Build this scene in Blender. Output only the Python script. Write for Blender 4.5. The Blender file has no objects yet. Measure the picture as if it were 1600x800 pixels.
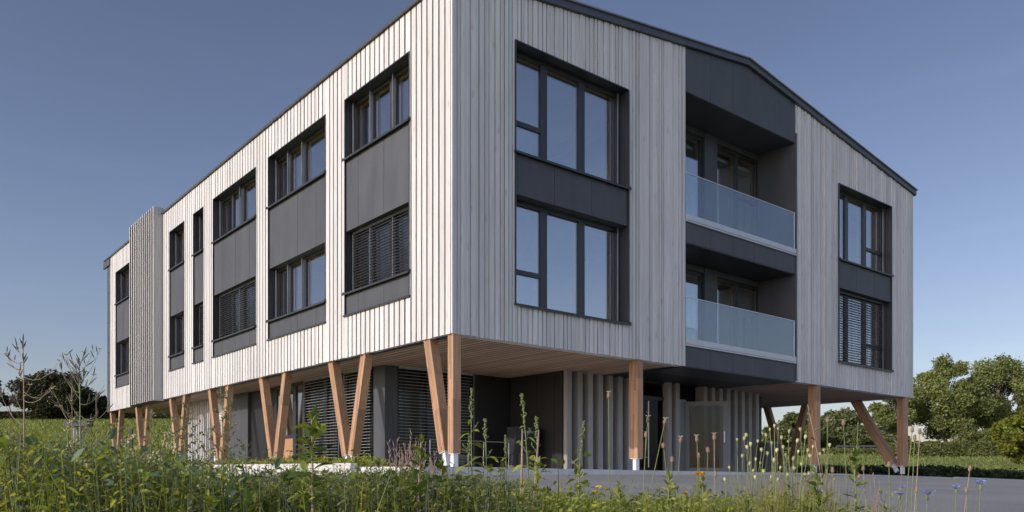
import bpy, bmesh, math, random
from mathutils import Vector, Matrix, Quaternion, noise
R = math.radians
rng = random.Random(7)
scene = bpy.context.scene
col = scene.collection

# ------------------------------------------------------------------ camera, sky, sun, exposure
cam_d = bpy.data.cameras.new('camera')
cam = bpy.data.objects.new('camera', cam_d); col.objects.link(cam)
cam_d.sensor_width = 36.0; cam_d.lens = 36.0 * 1268.4 / 1600; cam_d.shift_y = 334 / 1600
cam_d.clip_start = 0.05; cam_d.clip_end = 5000
cam.location = (0, 0, 0); cam.rotation_euler = (R(90), 0, 0)
scene.camera = cam

SUN_EL = 22.0
SUN_DIR = Vector((0.819, 0.574, 0)).normalized() * math.cos(R(SUN_EL)) + Vector((0, 0, -math.sin(R(SUN_EL))))
w = bpy.data.worlds.new('World'); scene.world = w; w.use_nodes = True
nt = w.node_tree; nt.nodes.clear()
wo = nt.nodes.new('ShaderNodeOutputWorld'); bg = nt.nodes.new('ShaderNodeBackground')
sky = nt.nodes.new('ShaderNodeTexSky'); sky.sky_type = 'NISHITA'; sky.sun_disc = False
sky.sun_elevation = R(SUN_EL); sky.sun_rotation = R(235); sky.air_density = 1.0; sky.dust_density = 1.0; sky.ozone_density = 2.6
hs = nt.nodes.new('ShaderNodeHueSaturation'); hs.inputs['Saturation'].default_value = 0.93; hs.inputs['Value'].default_value = 1.0
tn = nt.nodes.new('ShaderNodeMix'); tn.data_type = 'RGBA'; tn.blend_type = 'MULTIPLY'; tn.inputs[0].default_value = 1.0; tn.inputs[7].default_value = (1.11, 0.97, 1.01, 1)
nt.links.new(sky.outputs[0], hs.inputs['Color']); nt.links.new(hs.outputs[0], tn.inputs[6])
# sky boosted behind the camera as added fill for the gable, dimmed with height
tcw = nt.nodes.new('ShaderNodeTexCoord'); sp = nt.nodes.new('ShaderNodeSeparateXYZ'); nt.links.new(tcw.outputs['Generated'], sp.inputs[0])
def maprange(src, a, b, c, d):
    x = nt.nodes.new('ShaderNodeMapRange'); x.interpolation_type = 'SMOOTHSTEP'
    for i, v in enumerate((a, b, c, d)): x.inputs[1+i].default_value = v
    nt.links.new(src, x.inputs[0]); return x.outputs[0]
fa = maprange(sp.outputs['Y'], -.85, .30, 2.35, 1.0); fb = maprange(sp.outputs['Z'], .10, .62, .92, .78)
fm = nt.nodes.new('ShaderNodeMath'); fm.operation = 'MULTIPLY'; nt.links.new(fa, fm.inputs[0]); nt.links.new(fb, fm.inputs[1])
tm = nt.nodes.new('ShaderNodeMix'); tm.data_type = 'RGBA'; tm.blend_type = 'MULTIPLY'; tm.inputs[0].default_value = 1.0
# thin streaks of high cirrus low down
mpw = nt.nodes.new('ShaderNodeMapping'); mpw.inputs['Scale'].default_value = (2.2, 2.2, 17.0); mpw.inputs['Rotation'].default_value = (R(3), R(-4), 0)
nt.links.new(tcw.outputs['Generated'], mpw.inputs[0])
nzw = nt.nodes.new('ShaderNodeTexNoise'); nzw.inputs['Scale'].default_value = 1.4; nzw.inputs['Detail'].default_value = 6; nzw.inputs['Roughness'].default_value = .55; nt.links.new(mpw.outputs[0], nzw.inputs['Vector'])
fc = maprange(nzw.outputs[0], .48, .80, 1.0, 1.07)
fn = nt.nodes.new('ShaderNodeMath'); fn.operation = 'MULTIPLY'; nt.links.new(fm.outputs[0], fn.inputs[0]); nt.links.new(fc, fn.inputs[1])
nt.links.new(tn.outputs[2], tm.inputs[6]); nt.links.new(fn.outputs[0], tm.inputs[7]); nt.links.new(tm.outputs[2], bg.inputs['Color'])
bg.inputs['Strength'].default_value = 0.108
nt.links.new(bg.outputs[0], wo.inputs['Surface'])
sl = bpy.data.lights.new('sun', 'SUN'); sl.energy = 2.6; sl.angle = R(0.5); sl.color = (1.0, 0.955, 0.89)
so = bpy.data.objects.new('sun', sl); col.objects.link(so); so.rotation_euler = SUN_DIR.to_track_quat('-Z', 'Y').to_euler()
so.location = (-30, -20, 30)
scene.view_settings.view_transform = 'Standard'; scene.view_settings.look = 'None'
scene.view_settings.gamma = 1; scene.view_settings.use_curve_mapping = False
scene.view_settings.exposure = 0.25
scene.cycles.max_bounces = 8; scene.cycles.transparent_max_bounces = 16

# ------------------------------------------------------------------ helpers
class MB:
    """collects boxes, bars and tubes and links them as one mesh object"""
    def __init__(s): s.v = []; s.f = []; s.r = []; s.m = []; s.mi = 0
    def face(s, idx, r=0.5): s.f.append(idx); s.r.append(r); s.m.append(s.mi)
    def hexa(s, p, r=None):
        r = rng.random() if r is None else r
        b = len(s.v); s.v += [tuple(q) for q in p]
        for q in ((0,3,2,1),(4,5,6,7),(0,1,5,4),(1,2,6,5),(2,3,7,6),(3,0,4,7)): s.face(tuple(b+i for i in q), r)
    def box(s, x0, x1, y0, y1, z0, z1, r=None):
        s.hexa([(x0,y0,z0),(x1,y0,z0),(x1,y1,z0),(x0,y1,z0),(x0,y0,z1),(x1,y0,z1),(x1,y1,z1),(x0,y1,z1)], r)
    def poly(s, pts, r=0.5):
        b = len(s.v); s.v += [tuple(q) for q in pts]; s.face(tuple(range(b, b+len(pts))), r)
    def bar(s, p, q, w, d, side=None, r=None):
        """square bar from p to q, width w along 'side', depth d across"""
        p = Vector(p); q = Vector(q); a = (q-p).normalized()
        sd = Vector(side) if side else (Vector((0,0,1)) if abs(a.z) < .9 else Vector((1,0,0)))
        sd = (sd - a*sd.dot(a)).normalized(); t = a.cross(sd)
        c = [sd*(w/2)*i + t*(d/2)*j for i, j in ((-1,-1),(1,-1),(1,1),(-1,1))]
        s.hexa([p+k for k in c] + [q+k for k in c], r)
    def tube(s, pts, rad, n=6, r=0.5, cap=True):
        pts = [Vector(p) for p in pts]; rings = []
        rads = rad if isinstance(rad, (list, tuple)) else [rad]*len(pts)
        for i, p in enumerate(pts):
            a = (pts[min(i+1, len(pts)-1)] - pts[max(i-1, 0)])
            a = a.normalized() if a.length > 1e-9 else Vector((0,0,1))
            u = a.orthogonal().normalized() if i == 0 else (u - a*u.dot(a)).normalized()
            t = a.cross(u); b = len(s.v)
            for k in range(n):
                g = 2*math.pi*k/n; s.v.append(tuple(p + (u*math.cos(g) + t*math.sin(g))*rads[i]))
            rings.append(b)
        for a, b in zip(rings, rings[1:]):
            for k in range(n): s.face((a+k, a+(k+1)%n, b+(k+1)%n, b+k), r)
        if cap:
            s.face(tuple(rings[0]+k for k in range(n))[::-1], r); s.face(tuple(rings[-1]+k for k in range(n)), r)
    def lathe(s, base, axis, prof, n=8, r=0.5):
        s.tube([Vector(base) + Vector(axis).normalized()*h for h, _ in prof], [max(x, 1e-4) for _, x in prof], n, r)
    def build(s, name, mats, parent=None, fix=True, xf=None, smooth=False):
        me = bpy.data.meshes.new(name)
        vs = [xf(*p) for p in s.v] if xf else s.v
        me.from_pydata(vs, [], s.f)
        if not isinstance(mats, (list, tuple)): mats = [mats]
        for m in mats: me.materials.append(m)
        me.polygons.foreach_set('material_index', s.m)
        at = me.attributes.new('rnd', 'FLOAT', 'FACE'); at.data.foreach_set('value', s.r)
        if fix:
            bm = bmesh.new(); bm.from_mesh(me); bmesh.ops.recalc_face_normals(bm, faces=bm.faces); bm.to_mesh(me); bm.free()
        if smooth: me.polygons.foreach_set('use_smooth', [True]*len(me.polygons))
        me.update()
        o = bpy.data.objects.new(name, me); col.objects.link(o)
        if parent: o.parent = parent
        return o

def tag(o, label=None, cat=None, group=None, kind=None):
    if label: o['label'] = label
    if cat: o['category'] = cat
    if group: o['group'] = group
    if kind: o['kind'] = kind
    return o
def empty(name, loc, rz=0.0):
    o = bpy.data.objects.new(name, None); o.location = loc; o.rotation_euler = (0, 0, rz); o.empty_display_size = .2
    col.objects.link(o); return o

# ------------------------------------------------------------------ materials
def mat(name):
    m = bpy.data.materials.new(name); m.use_nodes = True
    n = m.node_tree; return m, n, n.nodes['Principled BSDF']
def N(n, t, **k):
    x = n.nodes.new(t)
    for a, b in k.items():
        if a in ('operation','blend_type','data_type','noise_dimensions','attribute_name','feature','distance','wave_type','attribute_type'): setattr(x, a, b)
        else: x.inputs[a].default_value = b
    return x
def ramp(n, pts):
    x = n.nodes.new('ShaderNodeValToRGB'); e = x.color_ramp.elements
    while len(e) < len(pts): e.new(0.5)
    for i, (p, c) in enumerate(pts): e[i].position = p; e[i].color = (*c, 1)
    return x
def mixc(n, a, b, f, mode='MIX'):
    x = n.nodes.new('ShaderNodeMix'); x.data_type = 'RGBA'; x.blend_type = mode
    for s, v in ((x.inputs[0], f), (x.inputs[6], a), (x.inputs[7], b)):
        if hasattr(v, 'links') or isinstance(v, bpy.types.NodeSocket): n.links.new(v, s)
        else: s.default_value = v if not isinstance(v, tuple) else (*v, 1)
    return x.outputs[2]
def texco(n, scale, kind='Object', rot=(0,0,0)):
    tc = n.nodes.new('ShaderNodeTexCoord'); mp = n.nodes.new('ShaderNodeMapping')
    mp.inputs['Scale'].default_value = scale; mp.inputs['Rotation'].default_value = rot
    n.links.new(tc.outputs[kind], mp.inputs[0]); return mp.outputs[0]

def wood_mat(name, c0, c1, grain, rough=0.75, knots=0.25, var=0.25, bump=0.15, per_board=True):
    m, n, p = mat(name)
    at = N(n, 'ShaderNodeAttribute', attribute_name='rnd')
    vec = texco(n, grain)
    add = n.nodes.new('ShaderNodeVectorMath'); add.operation = 'ADD'
    cx = n.nodes.new('ShaderNodeCombineXYZ'); mu = N(n, 'ShaderNodeMath', operation='MULTIPLY'); mu.inputs[1].default_value = 37.0
    n.links.new(at.outputs['Fac'], mu.inputs[0])
    for i in range(3): n.links.new(mu.outputs[0], cx.inputs[i])
    n.links.new(vec, add.inputs[0]); n.links.new(cx.outputs[0], add.inputs[1])
    nz = N(n, 'ShaderNodeTexNoise', Scale=1.0, Detail=5.0, Roughness=0.6); n.links.new(add.outputs[0], nz.inputs['Vector'])
    r1 = ramp(n, [(0.3, c0), (0.7, c1)]); n.links.new(nz.outputs[0], r1.inputs[0])
    # per-board tone
    mr = n.nodes.new('ShaderNodeMapRange'); mr.inputs[3].default_value = 1-var; mr.inputs[4].default_value = 1+var*0.55
    n.links.new(at.outputs['Fac'], mr.inputs[0])
    c = mixc(n, r1.outputs[0], mr.outputs[0], 1.0, 'MULTIPLY')
    if knots > 0:
        kv = texco(n, (5.0, 5.0, 1.6)) if grain[2] < grain[0] else texco(n, (5.0, 1.6, 5.0))
        a2 = n.nodes.new('ShaderNodeVectorMath'); a2.operation = 'ADD'; n.links.new(kv, a2.inputs[0]); n.links.new(cx.outputs[0], a2.inputs[1])
        vo = N(n, 'ShaderNodeTexVoronoi', Scale=1.0); n.links.new(a2.outputs[0], vo.inputs['Vector'])
        kr = ramp(n, [(0.05, (1,1,1)), (0.16, (0,0,0))]); n.links.new(vo.outputs['Distance'], kr.inputs[0])
        km = N(n, 'ShaderNodeMath', operation='MULTIPLY'); km.inputs[1].default_value = knots; n.links.new(kr.outputs[0], km.inputs[0])
        c = mixc(n, c, tuple(x*0.3 for x in c0), km.outputs[0])
    if grain[2] < grain[0]:
        wz = N(n, 'ShaderNodeTexNoise', Scale=1.0, Detail=4.0, Roughness=.6); n.links.new(texco(n, (2.4, 2.4, .32)), wz.inputs['Vector'])
        wr = ramp(n, [(.34, (.90,.90,.905)), (.52, (1,1,1)), (.75, (1.04,1.035,1.025))]); n.links.new(wz.outputs[0], wr.inputs[0]); c = mixc(n, c, wr.outputs[0], 1.0, 'MULTIPLY')
    n.links.new(c, p.inputs['Base Color']); p.inputs['Roughness'].default_value = rough
    bp = n.nodes.new('ShaderNodeBump'); bp.inputs['Strength'].default_value = bump; bp.inputs['Distance'].default_value = 0.01
    n.links.new(nz.outputs[0], bp.inputs['Height']); n.links.new(bp.outputs[0], p.inputs['Normal'])
    return m
def noisy_mat(name, c0, c1, scale=4.0, rough=0.6, metallic=0.0, detail=6.0, bump=0.0, vecscale=(1,1,1), rvar=0.12, var=0.0):
    m, n, p = mat(name)
    vec = texco(n, vecscale)
    nz = N(n, 'ShaderNodeTexNoise', Scale=scale, Detail=detail, Roughness=0.62); n.links.new(vec, nz.inputs['Vector'])
    r1 = ramp(n, [(0.3, c0), (0.7, c1)]); n.links.new(nz.outputs[0], r1.inputs[0])
    c = r1.outputs[0]
    if var:
        at = N(n, 'ShaderNodeAttribute', attribute_name='rnd')
        mr = n.nodes.new('ShaderNodeMapRange'); mr.inputs[3].default_value = 1-var; mr.inputs[4].default_value = 1+var
        n.links.new(at.outputs['Fac'], mr.inputs[0]); c = mixc(n, c, mr.outputs[0], 1.0, 'MULTIPLY')
    n.links.new(c, p.inputs['Base Color'])
    rr = n.nodes.new('ShaderNodeMapRange'); rr.inputs[3].default_value = rough-rvar; rr.inputs[4].default_value = rough+rvar
    n.links.new(nz.outputs[0], rr.inputs[0]); n.links.new(rr.outputs[0], p.inputs['Roughness'])
    p.inputs['Metallic'].default_value = metallic
    if bump:
        bp = n.nodes.new('ShaderNodeBump'); bp.inputs['Strength'].default_value = bump; bp.inputs['Distance'].default_value = 0.02
        n.links.new(nz.outputs[0], bp.inputs['Height']); n.links.new(bp.outputs[0], p.inputs['Normal'])
    return m
def glass_mat(name, refl, tint, gcol=(0.85,0.9,1.0)):
    m = bpy.data.materials.new(name); m.use_nodes = True; n = m.node_tree; n.nodes.clear()
    o = n.nodes.new('ShaderNodeOutputMaterial'); mx = n.nodes.new('ShaderNodeMixShader')
    tr = n.nodes.new('ShaderNodeBsdfTransparent'); tr.inputs[0].default_value = (*tint, 1)
    gl = n.nodes.new('ShaderNodeBsdfGlossy'); gl.inputs['Color'].default_value = (*gcol, 1); gl.inputs['Roughness'].default_value = 0.004
    fr = n.nodes.new('ShaderNodeLayerWeight'); fr.inputs['Blend'].default_value = 0.5
    pw = N(n, 'ShaderNodeMath', operation='POWER'); pw.inputs[1].default_value = 5.0; n.links.new(fr.outputs['Facing'], pw.inputs[0])
    mr = n.nodes.new('ShaderNodeMapRange'); mr.inputs[3].default_value = refl; mr.inputs[4].default_value = 1.0
    # faint waviness of real panes
    nz = N(n, 'ShaderNodeTexNoise', Scale=0.9, Detail=1.0); n.links.new(texco(n, (1,1,1)), nz.inputs['Vector'])
    bp = n.nodes.new('ShaderNodeBump'); bp.inputs['Strength'].default_value = 0.03; bp.inputs['Distance'].default_value = 0.02
    n.links.new(nz.outputs[0], bp.inputs['Height']); n.links.new(bp.outputs[0], gl.inputs['Normal'])
    n.links.new(pw.outputs[0], mr.inputs[0]); n.links.new(mr.outputs[0], mx.inputs[0])
    n.links.new(tr.outputs[0], mx.inputs[1]); n.links.new(gl.outputs[0], mx.inputs[2]); n.links.new(mx.outputs[0], o.inputs[0])
    return m
def leaf_mat(name, c0, c1, trans=0.35, rough=0.5, hue=0.0):
    m = bpy.data.materials.new(name); m.use_nodes = True; n = m.node_tree; n.nodes.clear()
    o = n.nodes.new('ShaderNodeOutputMaterial'); p = n.nodes.new('ShaderNodeBsdfPrincipled'); t = n.nodes.new('ShaderNodeBsdfTranslucent')
    at = N(n, 'ShaderNodeAttribute', attribute_name='rnd')
    r1 = ramp(n, [(0.0, c0), (1.0, c1)]); n.links.new(at.outputs['Fac'], r1.inputs[0])
    nz = N(n, 'ShaderNodeTexNoise', Scale=1.2, Detail=3.0); n.links.new(texco(n, (1,1,1)), nz.inputs['Vector'])
    mr = n.nodes.new('ShaderNodeMapRange'); mr.inputs[1].default_value = .3; mr.inputs[2].default_value = .7; mr.inputs[3].default_value = 0.75; mr.inputs[4].default_value = 1.25
    n.links.new(nz.outputs[0], mr.inputs[0])
    c = mixc(n, r1.outputs[0], mr.outputs[0], 1.0, 'MULTIPLY')
    n.links.new(c, p.inputs['Base Color']); p.inputs['Roughness'].default_value = rough
    p.inputs['Specular IOR Level'].default_value = 0.35
    tc = mixc(n, c, (1.25, 1.2, 0.45), 1.0, 'MULTIPLY'); n.links.new(tc, t.inputs[0])
    mx = n.nodes.new('ShaderNodeMixShader'); mx.inputs[0].default_value = trans
    n.links.new(p.outputs[0], mx.inputs[1]); n.links.new(t.outputs[0], mx.inputs[2]); n.links.new(mx.outputs[0], o.inputs[0])
    return m

M = {}
M['clad'] = wood_mat('weathered_white_wood', (0.50,0.485,0.465), (0.66,0.648,0.63), (45,45,1.3), knots=0.3, var=0.12)
M['fin'] = wood_mat('grey_glazed_wood', (0.27,0.262,0.252), (0.36,0.35,0.335), (40,40,1.2), knots=0.15, var=0.12)
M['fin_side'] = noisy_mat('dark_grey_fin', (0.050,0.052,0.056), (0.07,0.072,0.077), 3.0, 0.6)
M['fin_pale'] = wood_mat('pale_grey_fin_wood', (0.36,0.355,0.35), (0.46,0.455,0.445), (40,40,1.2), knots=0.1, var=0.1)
M['soffit'] = wood_mat('soffit_wood', (0.38,0.25,0.165), (0.52,0.36,0.255), (40,1.0,40), knots=0.2, var=0.2)
M['larch'] = wood_mat('glulam_larch', (0.32,0.175,0.092), (0.45,0.275,0.165), (30,30,1.4), rough=0.6, knots=0.15, var=0.32)
M['panel'] = noisy_mat('fibre_cement', (0.046,0.050,0.058), (0.070,0.075,0.085), 1.6, 0.6, var=0.05, bump=0.02, vecscale=(1.6,1.6,.45))
M['dark'] = noisy_mat('dark_metal', (0.022,0.024,0.028), (0.030,0.032,0.037), 3.0, 0.42)
M['black'] = noisy_mat('black_board', (0.012,0.012,0.013), (0.018,0.018,0.019), 3.0, 0.5)
M['roof'] = noisy_mat('roof_sheet', (0.06,0.065,0.075), (0.09,0.095,0.105), 2.0, 0.4, metallic=0.3)
M['alu'] = noisy_mat('light_aluminium', (0.42,0.43,0.45), (0.50,0.51,0.53), 3.0, 0.4, metallic=0.3)
M['rail'] = noisy_mat('guide_rail', (0.20,0.205,0.21), (0.26,0.265,0.27), 3.0, 0.35, metallic=0.6)
M['frame_grey'] = noisy_mat('grey_door_frame', (0.11,0.112,0.115), (0.14,0.142,0.146), 3.0, 0.45)
M['slat_light'] = noisy_mat('pale_blind_slat', (0.30,0.305,0.31), (0.38,0.385,0.39), 3.0, 0.4)
M['slat'] = noisy_mat('blind_slat', (0.05,0.052,0.055), (0.075,0.077,0.082), 3.0, 0.35, metallic=0.2)
M['steel'] = noisy_mat('galvanised_steel', (0.62,0.63,0.64), (0.74,0.75,0.76), 9.0, 0.4, metallic=0.15)
M['white'] = noisy_mat('white_wall_paint', (0.74,0.73,0.70), (0.80,0.79,0.76), 2.0, 0.8)
M['inner'] = wood_mat('inner_timber', (0.33,0.17,0.09), (0.44,0.25,0.14), (30,30,2), knots=0.1, var=0.1)
M['screed'] = noisy_mat('room_floor', (0.30,0.26,0.21), (0.38,0.33,0.28), 3.0, 0.5)
M['glass'] = glass_mat('window_glass', 0.29, (0.86,0.90,0.90), (0.95,0.96,1.0))
M['glass_dark'] = glass_mat('dark_glass', 0.015, (0.45,0.48,0.48), (0.6,0.65,0.7))
M['rail_glass'] = glass_mat('balustrade_glass', 0.12, (0.84,0.88,0.88), (0.95,0.97,1.0))
M['concrete'] = noisy_mat('concrete', (0.48,0.47,0.45), (0.60,0.59,0.57), 5.0, 0.85, bump=0.08)

# ------------------------------------------------------------------ the office building
# local frame: x = u along the gable front, y = v along the long sunlit side, z up; floors fall 1 cm per metre with the yard
P0 = Vector((-1.0558, 14.4, 0)); ANG = math.atan2(0.62964, 0.77688)
UX = Vector((math.cos(ANG), math.sin(ANG), 0)); VX = Vector((-UX.y, UX.x, 0))
def shear(x, y, z): return (x, y, z - 0.01*x)
def wpt(u, v, z): return P0 + UX*u + VX*v + Vector((0, 0, z - 0.01*u))
BLD = empty('office_building', tuple(P0), ANG)
tag(BLD, 'large grey timber clad building raised on timber V columns, its gable facing the yard', 'building')
WB, LB = 17.6, 25.6                       # width of the gable, length
ZB, ZE = 2.43, 8.80                       # underside, eave
def ztop(u): return ZE + 0.138*min(u, WB-u) if 0 <= u <= WB else ZE

def B(mb, name, m, parent=None, **k): return mb.build(name, m, parent or BLD, xf=shear, **k)

# ---- openings: (a0, a1, z0, z1)
LEFT = [(1.43,4.07),(4.98,8.25),(9.06,12.36),(13.21,14.16),(15.05,16.62),(21.68,23.84)]
LZ = (3.33, 8.00)
GAB = [(1.44,4.56),(13.10,16.16)]
GZ = (3.13, 8.13)
LOG = (6.45, 10.98)

def facade_boards(side, a0, a1, openings, top, pitch, seed):
    """raised boards with shadow gaps over a backing skin, cut round the openings"""
    rr = random.Random(seed); mb = MB(); bk = []
    def put(x0, x1, d0, d1, z0, zt0, zt1):
        nonlocal mb
        r = rr.random()
        if side == 'L': pts = lambda d, z: [(d0,x0,z[0]),(d1,x0,z[0]),(d1,x1,z[1]),(d0,x1,z[1])]
        else: pts = lambda d, z: [(x0,d0,z[0]),(x1,d0,z[1]),(x1,d1,z[1]),(x0,d1,z[0])]
        mb.hexa(pts(0, (z0, z0)) + pts(0, (zt0, zt1)), r)
    DB = .10 if side == 'L' else .046
    def column(x0, x1, d0, d1, dz=0.0):
        nonlocal mb
        mid = (x0+x1)/2; cuts = []
        for (o0, o1, z0, z1) in openings:
            if o0 - 0.001 < mid < o1 + 0.001: cuts.append((z0, z1))
        z = ZB - dz
        for z0, z1 in cuts:
            if z0 > z: put(x0, x1, d0, d1, z, z0, z0)
            z = z1
        put(x0, x1, d0, d1, z, top(x0), top(x1))
    edges = sorted({a0, a1} | {e for o in openings for e in o[:2] if a0 < e < a1})
    for e0, e1 in zip(edges, edges[1:]):
        bk.append((e0, e1))
        x = e0
        while x < e1 - 0.02:
            wd, gp, dp = pitch(rr)
            x1 = min(x + wd, e1)
            if e1 - x1 < 0.045: x1 = e1
            if x1 - x > 0.02: column(x, x1, DB - dp, DB + .004, rr.uniform(0, 0.012))
            x = x1 + gp
    o = B(mb, 'cladding', M['clad']); mb = MB()
    for e0, e1 in bk: column(e0, e1, DB, 0.30, -0.004)              # backing skin
    B(mb, 'backing', M['black'] if side == 'L' else M['clad'], o)
lop = [(a, b, LZ[0], LZ[1]) for a, b in LEFT]
gop = [(a, b, GZ[0], GZ[1]) for a, b in GAB]
pl = lambda rr: (rr.uniform(.136,.152), rr.uniform(.044,.054), rr.uniform(.094,.10))
pg = lambda rr: (rr.choice((.05,.065,.08,.10)), rr.choice((.006,.010,.034,.04,.028)), rr.uniform(.020,.046))
topL = lambda a: ZE - 0.02
facade_boards('L', 0.075, 17.40, [o for o in lop if o[1] < 17], topL, pl, 1)
facade_boards('L', 21.60, 24.75, [o for o in lop if o[0] > 21], topL, pl, 2)
topG = lambda a: ztop(a) - 0.01
facade_boards('G', 0.035, LOG[0], gop[:1], topG, pg, 3)
facade_boards('G', LOG[1], WB, gop[1:], topG, pg, 4)
mb = MB(); mb.box(-0.012, 0.03, -0.008, 0.032, ZB, ZE-0.02, 0.9); B(mb, 'corner_board', M['clad'])
# far long side and rear gable, plain board skins closing the volume
mb = MB(); mb.box(WB-0.25, WB, 0.31, LB, ZB, ZE-0.02, .5); B(mb, 'cladding', M['clad'])
mb = MB(); mb.hexa([(0.31,LB-.25,ZB),(WB-.26,LB-.25,ZB),(WB-.26,LB,ZB),(0.31,LB,ZB),(0.31,LB-.25,ZE),(WB-.26,LB-.25,ZE),(WB-.26,LB,ZE),(0.31,LB,ZE)], .5)
mb.hexa([(0.31,LB-.25,ZE),(WB/2,LB-.25,ZE),(WB/2,LB,ZE),(0.31,LB,ZE),(0.33,LB-.25,ZE+.02),(WB/2,LB-.25,ztop(WB/2)-.02),(WB/2,LB,ztop(WB/2)-.02),(0.33,LB,ZE+.02)], .5)
mb.hexa([(WB/2,LB-.25,ZE),(WB-.26,LB-.25,ZE),(WB-.26,LB,ZE),(WB/2,LB,ZE),(WB/2,LB-.25,ztop(WB/2)-.02),(WB-.28,LB-.25,ZE+.02),(WB-.28,LB,ZE+.02),(WB/2,LB,ztop(WB/2)-.02)], .5)
B(mb, 'rear_wall', M['panel'])
# dark sheet-clad end bay of the long side
mb = MB()
for k in range(5): mb.box(0.012, 0.30, 24.78, LB-0.26, ZB-0.02 + k*1.24, ZB-0.02 + (k+1)*1.24 - 0.014)
B(mb, 'end_panel', M['panel'])
mb = MB(); mb.box(0.05, 0.31, 24.752, 24.778, ZB, ZE-0.05); B(mb, 'joint_strip', M['black'])

# ---- roof with verge and eave fascia
mb = MB(); T = 0.14; ov = 0.055
za, zr = ZE - 0.138*ov, ZE + 0.138*WB/2
y0, y1 = -ov+.03, LB + 0.12
mb.hexa([(-ov,y0,za-.015),(WB/2,y0,zr+.02),(WB/2,y1,zr+.02),(-ov,y1,za-.015),(-ov,y0,za+.04),(WB/2,y0,zr+T-.01),(WB/2,y1,zr+T-.01),(-ov,y1,za+.04)])
mb.hexa([(WB/2,y0,zr+.02),(WB+ov,y0,za-.015),(WB+ov,y1,za-.015),(WB/2,y1,zr+.02),(WB/2,y0,zr+T-.01),(WB+ov,y0,za+.04),(WB+ov,y1,za+.04),(WB/2,y1,zr+T-.01)])
ROOF = B(mb, 'roof', M['roof'])
mb = MB(); y0, y1 = -ov, -ov+.12
mb.hexa([(-ov,y0,za),(WB/2,y0,zr),(WB/2,y1,zr),(-ov,y1,za),(-ov,y0,za+T),(WB/2,y0,zr+T),(WB/2,y1,zr+T),(-ov,y1,za+T)])
mb.hexa([(WB/2,y0,zr),(WB+ov,y0,za),(WB+ov,y1,za),(WB/2,y1,zr),(WB/2,y0,zr+T),(WB+ov,y0,za+T),(WB+ov,y1,za+T),(WB/2,y1,zr+T)])
B(mb, 'verge_board', M['roof'], ROOF)
mb = MB()
mb.bar((-ov-.01, -ov-.018, za+T+.012), (WB/2, -ov-.018, zr+T+.012), .03, .05); mb.bar((WB/2, -ov-.018, zr+T+.012), (WB+ov+.01, -ov-.018, za+T+.012), .03, .05)
B(mb, 'verge_trim', M['rail'], ROOF)
mb = MB(); mb.box(WB/2-.16, WB/2+.16, -ov+.02, LB, zr+T-.01, zr+T+.045); B(mb, 'ridge_cap', M['roof'], ROOF)
mb = MB(); mb.box(-0.05, 0.02, 24.72, LB+.16, ZE-.32, ZE-.06); B(mb, 'end_fascia', M['panel'], ROOF)

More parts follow.
